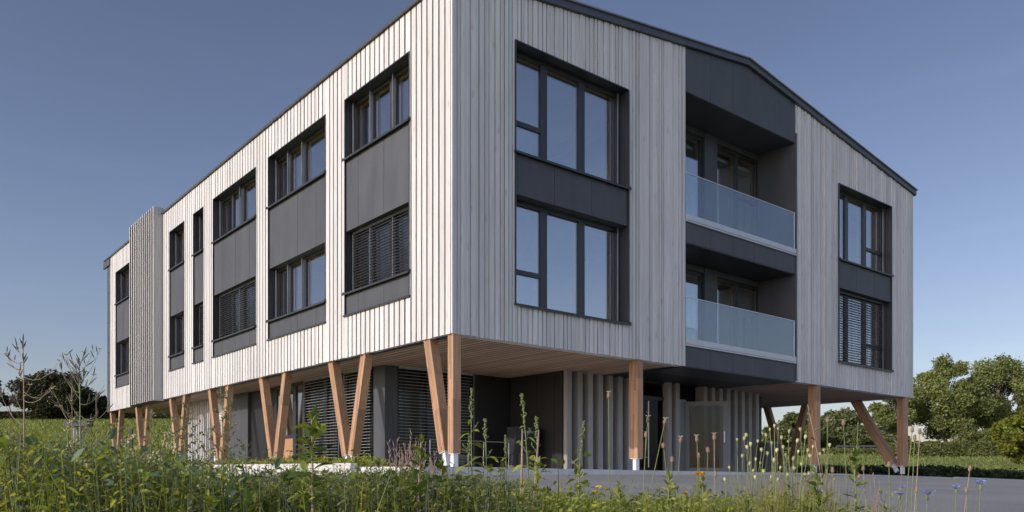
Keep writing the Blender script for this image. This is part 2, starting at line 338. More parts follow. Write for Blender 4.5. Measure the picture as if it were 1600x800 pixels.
# ---- window fabric: mapped by side
def mp(side):
    return (lambda a, d, z: (d, a, z)) if side == 'L' else (lambda a, d, z: (a, d, z))
def sbox(mb, side, a0, a1, d0, d1, z0, z1, r=None):
    if side == 'L': mb.box(d0, d1, a0, a1, z0, z1, r)
    else: mb.box(a0, a1, d0, d1, z0, z1, r)
def window(side, a0, a1, z0, z1, d, bars=(), transoms=(), blind=None, rails=(), parent=None, fw=0.055, glass='glass', slat='slat'):
    """frame with bars, pane(s), inner timber frame, guide rails and an optional venetian blind"""
    mb = MB()
    sbox(mb, side, a0, a1, d, d+.075, z0, z0+fw, .5); sbox(mb, side, a0, a1, d, d+.075, z1-fw, z1, .5)
    sbox(mb, side, a0, a0+fw, d+.002, d+.073, z0+fw, z1-fw, .5); sbox(mb, side, a1-fw, a1, d+.002, d+.073, z0+fw, z1-fw, .5)
    for b, bw in bars: sbox(mb, side, b-bw/2, b+bw/2, d-.004, d+.07, z0+fw, z1-fw, .5)
    for t, b0, b1 in transoms: sbox(mb, side, b0, b1, d-.002, d+.068, t-.045, t+.045, .5)
    W = B(mb, 'window', M['dark'], parent)
    xs = [a0+fw] + [x for b, bw in sorted(bars) for x in (b-bw/2, b+bw/2)] + [a1-fw]
    bays = list(zip(xs[::2], xs[1::2]))
    mb = MB()
    for x0, x1 in bays: sbox(mb, side, x0-.006, x1+.006, d+.030, d+.048, z0+fw-.006, z1-fw+.006, .5)
    B(mb, 'pane', M[glass], W)
    mb = MB()
    for x0, x1 in bays:
        sbox(mb, side, x0-.02, x0+.05, d+.078, d+.15, z0+.03, z1-.03); sbox(mb, side, x1-.05, x1+.02, d+.078, d+.15, z0+.03, z1-.03)
        sbox(mb, side, x0+.05, x1-.05, d+.078, d+.15, z1-.12, z1-.03); sbox(mb, side, x0+.05, x1-.05, d+.078, d+.15, z0+.03, z0+.10)
    B(mb, 'inner_frame', M['inner'], W)
    if rails:
        for x in rails:
            mb = MB(); sbox(mb, side, x-.013, x+.013, d-.085, d-.055, z0+.01, z1-.01); B(mb, 'guide_rail', M['rail'], W)
    if blind:
        b0, b1, spc, tilt = blind; mb = MB(); z = z1 - .06
        sbox(mb, side, b0, b1, d-.095, d-.045, z1-.05, z1-.005)
        ca, sa = .027*math.cos(tilt), .027*math.sin(tilt); f = mp(side)
        while z > z0 + .05:
            j = rng.uniform(-.002, .002)
            p = [f(b0+.015, d-.07-ca, z-sa+j), f(b1-.015, d-.07-ca, z-sa-j), f(b1-.015, d-.07+ca, z+sa-j), f(b0+.015, d-.07+ca, z+sa+j)]
            mb.hexa(p + [(x, y, zz+.008) for x, y, zz in p]); z -= spc
        B(mb, 'blind', M[slat], W)
        k = max(2, int((b1-b0)/.8)+1)
        for i in range(k):
            x = b0 + .12 + (b1-b0-.24)*i/(k-1); mb = MB(); sbox(mb, side, x-.004, x+.004, d-.104, d-.100, z0+.02, z1-.02); B(mb, 'blind_cord', M['black'], W)
    return W
def reveal(side, a0, a1, z0, z1, d):
    """dark metal lining of an opening, standing 12 mm proud of the boards"""
    mb = MB(); t = .018
    sbox(mb, side, a0-.004, a0+t, -.012, d, z0, z1, .5); sbox(mb, side, a1-t, a1+.004, -.012, d, z0, z1, .5)
    sbox(mb, side, a0+t, a1-t, -.008, d, z1-t, z1+.004, .5)
    return B(mb, 'reveal', M['dark'])
def sill(side, a0, a1, z, d1, parent=None):
    mb = MB(); f = mp(side)
    sbox(mb, side, a0-.02, a1+.02, -.055, d1, z-.02, z, .5); sbox(mb, side, a0-.02, a1+.02, -.058, -.050, z-.045, z-.001, .5)
    for e in (a0-.02, a1+.012): sbox(mb, side, e, e+.008, -.05, .0, z, z+.035, .5)
    return B(mb, 'sill', M['dark'], parent)
def spandrel(side, a0, a1, z0, z1, seams, d=.028):
    mb = MB(); xs = [a0+.022] + sorted(seams) + [a1-.022]
    for x0, x1 in zip(xs, xs[1:]): sbox(mb, side, x0+.005, x1-.005, d, d+.012, z0, z1)
    sbox(mb, side, a0+.02, a1-.02, d+.012, d+.24, z0-.002, z1+.002, .1)
    return B(mb, 'spandrel_panel', M['panel'])

# ---- sunlit long side: six tall openings, two windows each
RL = .24
ldata = {  # bars for upper and lower window, guide rails, blind flags, seams
 0: dict(bars=[(3.30,.10),(2.45,.24)], rails=[4.0,3.25,2.33], seams=[3.52,2.45], lowblind=(1.46,4.02)),
 1: dict(bars=[(7.45,.12),(6.66,.24)], rails=[8.15,7.42,6.60], seams=[7.64,6.54,5.53]),
 2: dict(bars=[(11.42,.12),(10.66,.22)], rails=[12.25,10.68], seams=[11.69,10.62,9.59], lowblind=(9.10,12.30)),
 3: dict(bars=[], rails=[14.06], seams=[], lowblind=(13.25,14.10)),
 4: dict(bars=[(15.95,.10)], rails=[16.5], seams=[15.8]),
 5: dict(bars=[(22.9,.10)], rails=[23.7], seams=[22.7]),
}
for i, (a0, a1) in enumerate(LEFT):
    D = ldata[i]
    reveal('L', a0, a1, 3.33, 8.0, RL+.10)
    spandrel('L', a0, a1, 3.345, 3.775, D['seams']); spandrel('L', a0, a1, 5.15, 6.675, D['seams'])
    W1 = window('L', a0+.018, a1-.018, 3.80, 5.148, RL, D['bars'], rails=D['rails'], blind=(D['lowblind'][0]+.02, D['lowblind'][1]-.02, .060, .12) if 'lowblind' in D else None)
    W2 = window('L', a0+.018, a1-.018, 6.70, 7.98, RL, D['bars'], rails=D['rails'])
    sill('L', a0, a1, 3.80, RL+.02, W1); sill('L', a0, a1, 6.70, RL+.02, W2)
    mb = MB(); mb.box(-.04, .06, a0-.02, a1+.02, 3.30, 3.335, .5); B(mb, 'drip_flashing', M['dark'])

# ---- gable windows: three bays, a transom in one bay
RG = .28
gd = [(GAB[0], [(2.40,.17),(3.44,.17)], 0), (GAB[1], [(14.02,.17),(15.06,.18)], 2)]
for gi, ((a0, a1), bars, tb) in enumerate(gd):
    reveal('G', a0, a1, 3.13, 8.13, RG+.10)
    spandrel('G', a0, a1, 5.235, 6.00, [a0+1.02, a0+2.04])
    bx = [a0+.075, bars[0][0]-.085, bars[0][0]+.085, bars[1][0]-.085, bars[1][0]+.085, a1-.075]
    b0, b1 = bx[tb*2], bx[tb*2+1]
    tz = .70
    W1 = window('G', a0+.018, a1-.018, 3.15, 5.225, RG, bars, [(3.15+tz, b0, b1)], rails=[a1-.12], fw=.075,
                blind=(a0+.03, a1-.14, .072, .12) if gi == 1 else None)
    W2 = window('G', a0+.018, a1-.018, 6.03, 8.11, RG, bars, [(6.03+tz, b0, b1)], rails=[a1-.12], fw=.075)
    sill('G', a0, a1, 3.15, RG+.02, W1); sill('G', a0, a1, 6.03, RG+.02, W2)

# ---- balcony bay in the gable
u0, u1 = LOG; VD = 1.15
mb = MB(); xs = [u0+.01, 7.39, 8.25, 9.13, 10.03, u1-.01]
for x0, x1 in zip(xs, xs[1:]):
    mb.hexa([(x0+.004,.030,8.70),(x1-.004,.030,8.70),(x1-.004,.045,8.70),(x0+.004,.045,8.70)] +
            [(x0+.004,.030,ztop(x0)-.01),(x1-.004,.030,ztop(x1)-.01),(x1-.004,.045,ztop(x1)-.01),(x0+.004,.045,ztop(x0)-.01)] ) if not (x0 < WB/2 < x1) else \
    [mb.hexa([(p+.004*(p==x0),.030,8.70),(q-.004*(q==x1),.030,8.70),(q-.004*(q==x1),.045,8.70),(p+.004*(p==x0),.045,8.70),(p+.004*(p==x0),.030,ztop(p)-.01),(q-.004*(q==x1),.030,ztop(q)-.01),(q-.004*(q==x1),.045,ztop(q)-.01),(p+.004*(p==x0),.045,ztop(p)-.01)], .4) for p, q in ((x0, WB/2), (WB/2, x1))]
mb.box(u0, u1, .046, .30, 8.69, ZE+.02, .1)
B(mb, 'gable_panel', M['panel'])
mb = MB()                                     # side cheeks, ceilings, back wall of the loggias
mb.box(u0-.02, u0+.012, .02, VD, ZB+.02, ZE, .4); mb.box(u1-.012, u1+.02, .005, VD, ZB+.02, 8.95, .4)
mb.box(u0+.012, u1-.012, .05, VD, 8.70, 8.76, .2)
B(mb, 'loggia_lining', M['panel'])
for zf, zc in ((2.93, 5.24), (5.76, 8.70)):
    BAL = MB(); BAL.box(u0+.012, u1-.012, .05, VD+.2, zf-.34, zf-.02, .3); BAL = B(BAL, 'balcony', M['dark'])
    mb = MB()
    for x0, x1 in zip(xs, xs[1:]): mb.box(x0+.004, x1-.004, .028, .046, zf-.50, zf-.045)
    B(mb, 'fascia_panel', M['panel'], BAL)
    mb = MB(); mb.box(u0+.013, u1-.013, .04, VD, zf-.52, zf-.50, .3); B(mb, 'underside', M['dark'], BAL)
    mb = MB(); mb.box(u0+.015, u1-.07, -.035, .07, zf, zf+.125, .5); mb.box(u0+.013, u1-.04, -.02, .08, zf-.04, zf-.003, .3); B(mb, 'base_profile', M['alu'], BAL)
    g = MB()
    for x0, x1 in ((u0+.02, 8.675), (8.685, u1-.10)): g.box(x0, x1, .005, .025, zf+.126, zf+1.07, .5)
    G = B(g, 'balustrade', M['rail_glass'], BAL)
    mb = MB(); mb.box(u0+.02, u1-.10, .002, .028, zf+1.071, zf+1.082, .5); mb.box(u1-.098, u1-.085, .0, .03, zf+.12, zf+1.08, .5); B(mb, 'edge_trim', M['steel'], G)
    # back wall with glazed doors
    mb = MB(); h = zc - .14
    mb.box(u0, 7.2, VD, VD+.2, zf, zc+.02, .3); mb.box(8.60, 9.12, VD-.02, VD+.18, zf, zc+.02, .3); mb.box(11.0, u1+.2, VD, VD+.2, zf, zc+.02, .3)
    mb.box(7.2, 8.60, VD, VD+.2, h, zc+.02, .3); mb.box(9.12, 11.0, VD, VD+.2, h, zc+.02, .3)
    B(mb, 'loggia_wall', M['panel'])
    window('G', 7.2, 8.60, zf+.02, h, VD+.06, [(7.85,.1)], fw=.08)
    window('G', 9.12, 11.02, zf+.02, h, VD+.06, [(10.05,.12)], [(zf+1.62, 10.11, 10.95)] if zf > 5 else [], fw=.08)

# ---- interior that shows through the panes
mb = MB()
for zs in (2.50, 5.42): mb.box(.32, WB-.3, VD+.36, LB-.3, zs, zs+.30, .5)
for a, b in ((.32, LOG[0]-.05), (LOG[1]+.05, WB-.3)):
    for zs in (2.50, 5.42): mb.box(a, b, .32, VD+.358, zs, zs+.30, .5)
B(mb, 'floor_slab', M['screed'])
mb = MB()
for x in (6.36, 11.1): mb.box(x, x+.1, .33 if x > 7 else .31, 9.0, 2.82, 8.75)
for y in (4.55, 8.7, 12.8, 14.6, 17.0, 21.3): mb.box(.33, 5.2, y, y+.1, 2.82, 8.7)
mb.box(5.21, 5.3, 4.66, LB-.3, 2.82, 8.7)
mb.box(5.31, WB-.3, 9.01, 9.1, 2.82, 8.7)
mb.box(6.47, 11.09, 3.6, 3.7, 2.82, 8.7)
B(mb, 'interior_wall', M['white'])
mb = MB(); mb.box(6.47, 11.09, 1.45, 3.59, 8.30, 8.38); B(mb, 'ceiling', M['white'])
mb = MB(); mb.box(.32, WB-.3, VD+.37, LB-.3, 8.40, 8.46)
for a, b in ((.32, LOG[0]-.05), (LOG[1]+.05, WB-.3)): mb.box(a, b, .32, VD+.365, 8.40, 8.46)
for x in (1.0, 2.6, 4.2, 5.8, 12.4, 14.0, 15.6): mb.box(x, x+.14, .5, 8.9, 8.16, 8.398)
B(mb, 'ceiling', M['white'])

# ---- projecting stair screen of deep vertical fins on the long side
FV = 17.40 + 12*(20.42-17.40)/12
mb = MB(); mb.box(-.02, .30, 17.44, 21.56, ZB-.03, ZE+.02, .3); mb.box(-.29, -.021, 17.50, FV, ZB-.05, ZB-.03, .3)
B(mb, 'screen_back', M['black'])
for k in range(13):
    v = 17.40 + k*(20.42-17.40)/12; mb = MB()
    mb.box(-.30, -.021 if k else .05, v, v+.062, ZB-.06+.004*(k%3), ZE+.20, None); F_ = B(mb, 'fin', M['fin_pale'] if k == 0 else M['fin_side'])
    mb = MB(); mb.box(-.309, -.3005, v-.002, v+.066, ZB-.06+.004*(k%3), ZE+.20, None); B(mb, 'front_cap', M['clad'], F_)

# ---- soffit: slats run along the long side; plain dark board under the balcony bay
mb = MB(); x = .10
while x < WB - .05:
    if x + .15 < LOG[0] + .02 or x > LOG[1]: mb.box(x, min(x+.128, WB-.02), .06, LB-.02, ZB+.012, ZB+.0148)
    x += .170
B(mb, 'soffit', M['soffit'])
mb = MB(); mb.box(.06, LOG[0]+.03, .07, LB-.03, ZB+.0150, ZB+.065); mb.box(LOG[1]-.02, WB-.02, .07, LB-.03, ZB+.0150, ZB+.065); B(mb, 'soffit_backing', M['black'])
mb = MB(); mb.box(LOG[0]+.03, LOG[1]-.03, .048, LB-.04, ZB+.012, ZB+.05); B(mb, 'entrance_soffit', M['black'])

# ---- columns: pairs of leaning glulam legs on steel shoes
def leg(p, q, wx, wy, foot=.30):
    p = Vector(p); q = Vector(q); mb = MB(); n = 5       # glulam: lamellae as separate bars, one tone each
    a = (q-p).normalized(); sv = Vector((0,1,0)) - a*a.y; sv.normalize(); t = a.cross(sv)
    for k in range(n):
        o = sv*((k+.5)/n - .5)*wy; cuts = sorted([0, rng.uniform(.25,.5), rng.uniform(.55,.8), 1])
        for c0, c1 in zip(cuts, cuts[1:]): mb.bar(p+o+(q-p)*c0, p+o+(q-p)*c1, wy/n, wx - .0015*(k%2), sv)
    L = B(mb, 'column', M['larch'])
    mb = MB(); e = p - a*.26
    mb.bar(p - a*.004, e, .10, .10, sv); mb.bar(p - a*.015, p - a*.003, wy*.9, wx*.9, sv)
    B(mb, 'steel_shoe', M['steel'], L)
    mb = MB(); mb.bar(q - a*.06, q + a*.03, wy+.02, wx+.02, sv); 
    return L
TOP = ZB + .028
def vpair(u, vc, zf): 
    leg((u, vc+.14, zf+.03), (u, vc+.82, TOP), .18, .21); leg((u, vc-.14, zf+.03), (u, vc-.72, TOP), .18, .21)
for vc in (4.12, 8.16, 12.15, 16.05, 20.35, 24.30): vpair(.17, vc, .29)
leg((.13, .13, .30), (.13, .13, TOP), .168, .168); leg((.14, .42, .33), (.14, .92, TOP), .18, .21)
leg((4.97, .17, .30), (4.97, .17, TOP), .17, .25); leg((12.12, .17, .26), (12.12, .17, TOP), .20, .25)
leg((17.20, .17, .30), (17.20, .17, TOP), .24, .24); leg((17.28, .50, .33), (17.28, 1.75, TOP), .22, .26)
for vc in (4.30, 8.3, 12.2): vpair(17.35, vc, .29)

# ---- recessed ground floor
GFU, GFV = 1.30, 4.60
mb = MB(); mb.box(GFU, GFU+.22, 4.60, 5.12, .02, ZB+.05, .6); mb.box(GFU+.22, 1.62, 4.58, 4.78, .02, ZB+.05, .3); B(mb, 'corner_pier', M['panel'])
window('L', 5.13, 6.60, .08, ZB+.02, GFU+.02, [], blind=(5.15, 6.50, .074, .05), slat='slat_light', glass='glass_dark', fw=.06, rails=[6.52])
window('L', 6.66, 9.0, .08, ZB+.02, GFU+.02, [(7.7,.2)], blind=(6.85, 8.8, .074, .05), slat='slat_light', glass='glass_dark', fw=.07, rails=[6.80,8.85])
W = window('L', 9.02, 10.95, .08, ZB+.02, GFU+.02, [(9.62,.20)], [(.95, 9.72, 10.9)], fw=.09)
mb = MB(); mb.box(GFU+.04, GFU+.06, 9.75, 10.85, .16, .90); B(mb, 'kick_panel', M['inner'], W)
mb = MB(); mb.box(GFU+.1, GFU+.4, 10.96, 13.0, .02, ZB+.05, .1); B(mb, 'dark_recess', M['black'])
mb = MB(); 
for k in range(3): mb.box(GFU, GFU+.1, 13.02+k*.57, 13.02+(k+1)*.57-.008, .02, ZB+.05)
B(mb, 'wall_panel', M['panel'])
mb = MB(); mb.box(GFU+.08, GFU+.3, 14.74, 18.6, .02, ZB+.05, .3); B(mb, 'ground_floor_wall', M['panel'])
mb = MB(); mb.box(GFU, GFU+.07, 15.2, 16.1, .02, ZB+.04, .9); B(mb, 'wall_panel', M['clad'])
for k in range(13):
    v = 16.25 + k*.185; 
    mb = MB(); mb.box(GFU-.10, GFU+.07, v, v+.06, .02, ZB+.03); B(mb, 'fin', M['clad'])
for k in range(3):
    mb = MB(); mb.box(GFU-.10, GFU+.07, 14.78+k*.14, 14.84+k*.14, .02, ZB+.03); B(mb, 'fin', M['clad'])
# gable-facing return
window('G', 1.63, 3.98, .08, ZB+.02, GFV+.03, [(2.55,.14)], blind=(1.65, 3.78, .074, .05), slat='slat_light', glass='glass_dark', fw=.07, rails=[3.82])
mb = MB(); mb.box(3.99, 5.20, GFV+.05, GFV+.25, .0, ZB+.05, .3); B(mb, 'ground_floor_wall', M['black'])
mb = MB()
for y0, y1 in ((2.62, 2.90), (2.915, 3.55), (3.565, 4.62)): mb.box(5.04, 5.18, y0, y1-.0, .0, ZB+.05)
B(mb, 'wall_panel', M['black'])
# entrance front behind the fins
GW = window('G', 5.2, 7.72, .02, ZB+.02, 2.95, [(6.4,.08)], fw=.06, glass='glass_dark')
GW = window('G', 7.74, 8.86, .02, ZB+.02, 2.62, [], [(2.0, 7.8, 8.8)], fw=.05, glass='glass_dark')
mb = MB(); mb.tube([(8.06,2.54,.15),(8.06,2.54,1.9)], .016, 8); mb.box(8.05,8.07,2.54,2.63,.4,.42); mb.box(8.05,8.07,2.54,2.63,1.6,1.62); B(mb, 'pull_handle', M['steel'], GW)
mb = MB(); mb.box(8.86, 13.7, 3.05, 3.2, .0, ZB+.05, .2); B(mb, 'entrance_wall', M['black'])
mb = MB(); mb.box(13.2, 13.45, 3.21, 6.2, .0, ZB+.05, .2); mb.box(13.46, 14.02, 3.1, 6.2, .0, ZB+.05, .2); B(mb, 'ground_floor_wall', M['dark'])
mb = MB(); mb.box(5.19, 13.2, 6.0, 6.1, .0, ZB+.05, .2); B(mb, 'lobby_wall', M['black'])
mb = MB(); mb.box(1.63, 5.0, 8.0, 8.1, .0, ZB+.05, .2); mb.box(4.95, 5.05, 4.9, 8.0, .0, ZB+.05, .2); mb.box(1.4, 13.4, 18.3, 18.45, .0, ZB+.05, .2); mb.box(13.2, 13.35, 6.2, 18.3, .0, ZB+.05, .2); B(mb, 'interior_wall', M['white'])
for u in (5.06, 5.42, 5.78, 6.13, 6.49, 6.84, 7.20, 8.76, 9.09, 10.30, 10.66, 11.01, 11.37, 11.72, 12.08, 12.43, 12.79):
    mb = MB(); mb.box(u+.01, u+.16, 2.47, 2.78 if u > 5.1 else 2.60, .03, ZB+.01); B(mb, 'fin', M['fin'])
# open entrance door leaf and its frame
DR = MB(); L = 1.12; p = Vector((9.66, 2.60)); q = p + Vector((.62, -.95)).normalized()*L; dd = (q-p).normalized()
def dbox(mb, s0, s1, z0, z1, th=.05):
    n = Vector((-dd.y, dd.x))*th/2; a = p+dd*s0; b = p+dd*s1
    mb.hexa([(*(a-n), z0), (*(b-n), z0), (*(b+n), z0), (*(a+n), z0), (*(a-n), z1), (*(b-n), z1), (*(b+n), z1), (*(a+n), z1)], .5)
for a, b, z0, z1 in ((0,.11,.03,1.98),(L-.11,L,.03,1.98),(.11,L-.11,.03,.16),(.11,L-.11,1.86,1.98)): dbox(DR, a, b, z0, z1)
DOOR = B(DR, 'door', M['frame_grey'])
mb = MB(); dbox(mb, .105, L-.105, .155, 1.865, .018); B(mb, 'pane', M['glass_dark'], DOOR)
mb = MB(); dbox(mb, L-.09, L-.06, .85, 1.15, .13); B(mb, 'handle', M['steel'], DOOR)
mb = MB(); mb.box(9.30, 9.36, 2.56, 2.64, .02, 2.03); mb.box(9.60, 9.655, 2.58, 2.66, .02, 2.03); mb.box(9.36, 9.60, 2.58, 2.64, 1.97, 2.03); mb.box(9.36,9.60,2.60,2.62,.03,1.97); B(mb, 'door_frame', M['rail'])
# stair core at the far end
mb = MB(); mb.box(2.2, 5.0, 20.2, 22.0, -.3, ZB+.05, .2); B(mb, 'stair_core', M['black'])
# ------------------------------------------------------------------ ground, yard, slab
import numpy as np
nr = np.random.default_rng(11)
FPX, HZ = 1268.4, 734.0                    # lens in photo pixels and eye level, used to lay things out by bearing and distance
def at(px, t, py): return Vector(((px-800)/FPX*t, t, (HZ-py)/FPX*t))
def uv(x, y):
    d = Vector((x, y, 0)) - P0; return d.dot(UX), d.dot(VX)
def lerp(tab, x):
    if x <= tab[0][0]: return tab[0][1]
    for (a, p), (b, q) in zip(tab, tab[1:]):
        if x <= b: return p + (q-p)*(x-a)/(b-a)
    (a, p), (b, q) = tab[-2:]; return q + (q-p)/(b-a)*(x-b)
ASPH = [(-3,-.085),(0,-.09),(5,-.105),(12,-.14),(17,-.235),(26,-.45),(45,-.95),(80,-1.2)]
SLAB = [(-1,.055),(0,.05),(5,-.02),(12,-.10),(17,-.20),(20,-.27)]
def sstep(a, b, x):
    x = min(1, max(0, (x-a)/(b-a))); return x*x*(3-2*x)
def ground(x, y):
    u, v = uv(x, y)
    a = x/max(y, 1.0)
    s = .105 + (.052-.105)*sstep(-.33, .22, a); t0 = 26 + 5*sstep(-.3, .2, a)
    d = max(0.0, y - t0); rise = s*(d - 8*(1-math.exp(-d/8)))
    far = max(0.0, y-90); rise -= s*far*min(1, far/25)*.9
    if u > -3.0:
        z = (lerp(ASPH, u) if u < 40 else -.82) - .05 + .03*max(min(v+.6, 0), -12)
        if v > 0: z = min(z, -.02-.0*v) if u > 0 else z
    else:
        z = -.14 + .03*max(min(v+.6, 0), -12) - .03*max(0, min(-3.0-u, 7)) 
    z = z*(1 - sstep(24, 40, y)) + (-.12 if a < 0 else -.35)*sstep(24, 40, y)
    return z + rise
def grid(lo, hi, fine0, fine1, step, grow):
    xs = [fine0]; 
    while xs[-1] < fine1: xs.append(xs[-1] + step)
    s = step
    while xs[-1] < hi: s *= grow; xs.append(xs[-1] + s)
    s = step
    while xs[0] > lo: s *= grow; xs.insert(0, xs[0] - s)
    return xs
gx = grid(-900, 900, -26, 40, .8, 1.22); gy = grid(-90, 2200, -2, 60, .8, 1.18)
mb = MB()
for y in gy:
    for x in gx: mb.v.append((x, y, ground(x, y) + (.03*noise.noise(Vector((x*.35, y*.35, 0))) if abs(x) < 60 else 0)))
nx = len(gx)
for j in range(len(gy)-1):
    for i in range(nx-1): mb.face((j*nx+i, j*nx+i+1, (j+1)*nx+i+1, (j+1)*nx+i))
m, n, p = mat('meadow_ground')
vec = texco(n, (1,1,1))
n1 = N(n, 'ShaderNodeTexNoise', Scale=.35, Detail=6.0, Roughness=.65); n.links.new(vec, n1.inputs['Vector'])
n2 = N(n, 'ShaderNodeTexNoise', Scale=9.0, Detail=5.0, Roughness=.7); n.links.new(vec, n2.inputs['Vector'])
r1 = ramp(n, [(.3, (.13,.175,.032)), (.5, (.185,.235,.042)), (.7, (.24,.26,.065))]); n.links.new(n1.outputs[0], r1.inputs[0])
r2 = ramp(n, [(.3, (.55,.55,.55)), (.7, (1.3,1.3,1.2))]); n.links.new(n2.outputs[0], r2.inputs[0])
n.links.new(mixc(n, r1.outputs[0], r2.outputs[0], 1.0, 'MULTIPLY'), p.inputs['Base Color']); p.inputs['Roughness'].default_value = .9
bp = n.nodes.new('ShaderNodeBump'); bp.inputs['Strength'].default_value = .9; bp.inputs['Distance'].default_value = .12
n.links.new(n2.outputs[0], bp.inputs['Height']); n.links.new(bp.outputs[0], p.inputs['Normal']); M['meadow'] = m
tag(mb.build('ground', M['meadow'], smooth=True), kind='structure')

# asphalt yard
m, n, p = mat('asphalt'); vec = texco(n, (1,1,1))
n1 = N(n, 'ShaderNodeTexNoise', Scale=.5, Detail=5.0, Roughness=.6); n.links.new(vec, n1.inputs['Vector'])
n2 = N(n, 'ShaderNodeTexNoise', Scale=90.0, Detail=3.0, Roughness=.8); n.links.new(vec, n2.inputs['Vector'])
v1 = N(n, 'ShaderNodeTexVoronoi', Scale=70.0); n.links.new(vec, v1.inputs['Vector'])
r1 = ramp(n, [(.3, (.20,.196,.188)), (.7, (.28,.274,.264))]); n.links.new(n1.outputs[0], r1.inputs[0])
r2 = ramp(n, [(.35, (.55,.55,.55)), (.65, (1.35,1.35,1.35))]); n.links.new(n2.outputs[0], r2.inputs[0])
n.links.new(mixc(n, r1.outputs[0], r2.outputs[0], 1.0, 'MULTIPLY'), p.inputs['Base Color']); p.inputs['Roughness'].default_value = .85
bp = n.nodes.new('ShaderNodeBump'); bp.inputs['Strength'].default_value = .5; bp.inputs['Distance'].default_value = .006
n.links.new(v1.outputs['Distance'], bp.inputs['Height']); n.links.new(bp.outputs[0], p.inputs['Normal']); M['asphalt'] = m
us = [-3.2, -1.3, 0, 2.5, 5, 8, 12, 14.5, 17, 20, 26, 32, 38, 45]; vs = [-18, -12, -8, -5, -3, -1.8, -.55]
mb = MB(); 
def za(u, v): return lerp(ASPH, u) + .03*max(min(v+.6, 0), -12)
for v in vs:
    for u in us: mb.v.append(tuple(P0 + UX*u + VX*v + Vector((0, 0, za(u, v)))))
for j in range(len(vs)-1):
    for i in range(len(us)-1): a = j*len(us)+i; mb.face((a, a+1, a+1+len(us), a+len(us)))
tag(mb.build('asphalt_yard', M['asphalt']), kind='structure')
# concrete slab under the building, with its kerb face
mb = MB(); su = [-1.0, 0, 2, 5, 8, 12, 15, 17, 19.2]
def lp(u, v, z): return tuple(P0 + UX*u + VX*v + Vector((0, 0, z)))
for a, b in zip(su, su[1:]):
    mb.hexa([lp(a,-.6,-.5),lp(b,-.6,-.5),lp(b,26,-.6),lp(a,26,-.6),lp(a,-.6,lerp(SLAB,a)),lp(b,-.6,lerp(SLAB,b)),lp(b,26,lerp(SLAB,b)-.02),lp(a,26,lerp(SLAB,a)-.02)])
tag(mb.build('pavement', M['concrete']), kind='structure')
mb = MB(); u = 19.25
while u < 44:
    a, b = u, u+.99; mb.hexa([lp(a,-.66,-1.6),lp(b,-.66,-1.6),lp(b,-.50,-1.6),lp(a,-.50,-1.6),lp(a,-.66,lerp(ASPH,a)+.06),lp(b,-.66,lerp(ASPH,b)+.06),lp(b,-.50,lerp(ASPH,b)+.06),lp(a,-.50,lerp(ASPH,a)+.06)]); u += 1.0
tag(mb.build('kerb', M['concrete']), kind='structure')
# low concrete wall of the planting strip along the long side
mb = MB(); v = 1.6
while v < 16:
    mb.hexa([lp(-1.16,v,-.6),lp(-1.03,v,-.6),lp(-1.03,v+1.985,-.6),lp(-1.16,v+1.985,-.6),lp(-1.16,v,.125),lp(-1.03,v,.125),lp(-1.03,v+1.985,.125),lp(-1.16,v+1.985,.125)]); v += 2.0
o = mb.build('planter_wall', M['concrete']); tag(o, 'low pale concrete planter wall running along the foot of the long sunlit side', 'wall')

# ------------------------------------------------------------------ small things under the building
def child(mb, name, m, root): return mb.build(name, m, root)
for k, (u, v, wd) in enumerate([(.84, 2.0, .53), (1.50, 2.0, .70), (2.27, 2.0, .62)]):
    root = empty('bike_stand', wpt(u, v, .04), ANG)
    tag(root, ['thin steel bike hoop standing just behind the leaning corner leg', 'thin steel bike hoop right behind the upright corner column', 'thin steel bike hoop standing nearest the dark letterbox'][k], 'bike stand', 'steel bike hoops under the corner')
    mb = MB(); mb.tube([(0,0,0),(0,0,.57),(.02,0,.585),(wd-.02,0,.585),(wd,0,.57),(wd,0,0)], .010, 8); child(mb, 'hoop', M['rail'], root)
    mb = MB(); mb.tube([(0,0,.25),(wd,0,.25)], .006, 8); child(mb, 'crossbar', M['rail'], root)
root = empty('letterbox', wpt(4.12, 3.25, .0), ANG); tag(root, 'black metal letterbox cabinet with a pale name plate by the dark wall', 'letterbox')
mb = MB(); mb.box(0,.72,0,.35,.42,1.08); child(mb, 'body', M['dark'], root)
mb = MB(); mb.box(.03,.09,.1,.25,0,.42); child(mb, 'leg', M['dark'], root)
mb = MB(); mb.box(.63,.69,.1,.25,0,.42); child(mb, 'leg', M['dark'], root)
mb = MB(); mb.box(.02,.70,-.012,-.001,.45,1.05); d = child(mb, 'door', M['black'], root)
mb = MB(); mb.box(.20,.55,-.016,-.0125,.93,.985); pl_ = child(mb, 'name_plate', M['rail'], d)
mb = MB(); mb.box(.22,.30,-.02,-.0125,.74,.755); child(mb, 'slot', M['steel'], d)
root = empty('utility_cabinet', wpt(12.70, 2.05, .0), ANG); tag(root, 'grey sheet metal utility cabinet standing at the right end of the entrance fins', 'cabinet')
mb = MB(); mb.box(0,.58,0,.3,.06,.93); child(mb, 'body', M['panel'], root)
mb = MB(); mb.box(-.012,.592,-.012,.312,.93,.955); child(mb, 'lid', M['rail'], root)
mb = MB(); mb.box(.02,.56,.02,.28,0,.06); child(mb, 'plinth', M['concrete'], root)
p0 = at(205, 34, 705); root = empty('marker_post', (p0.x, p0.y, ground(p0.x, p0.y)-.05)); tag(root, 'dark square post in the meadow seen between the two farthest leg pairs', 'post')
mb = MB(); mb.box(-.055,.055,-.055,.055,0,1.55); child(mb, 'post', M['dark'], root)
mb = MB(); mb.box(-.065,.065,-.065,.065,1.55,1.58); child(mb, 'cap', M['dark'], root)
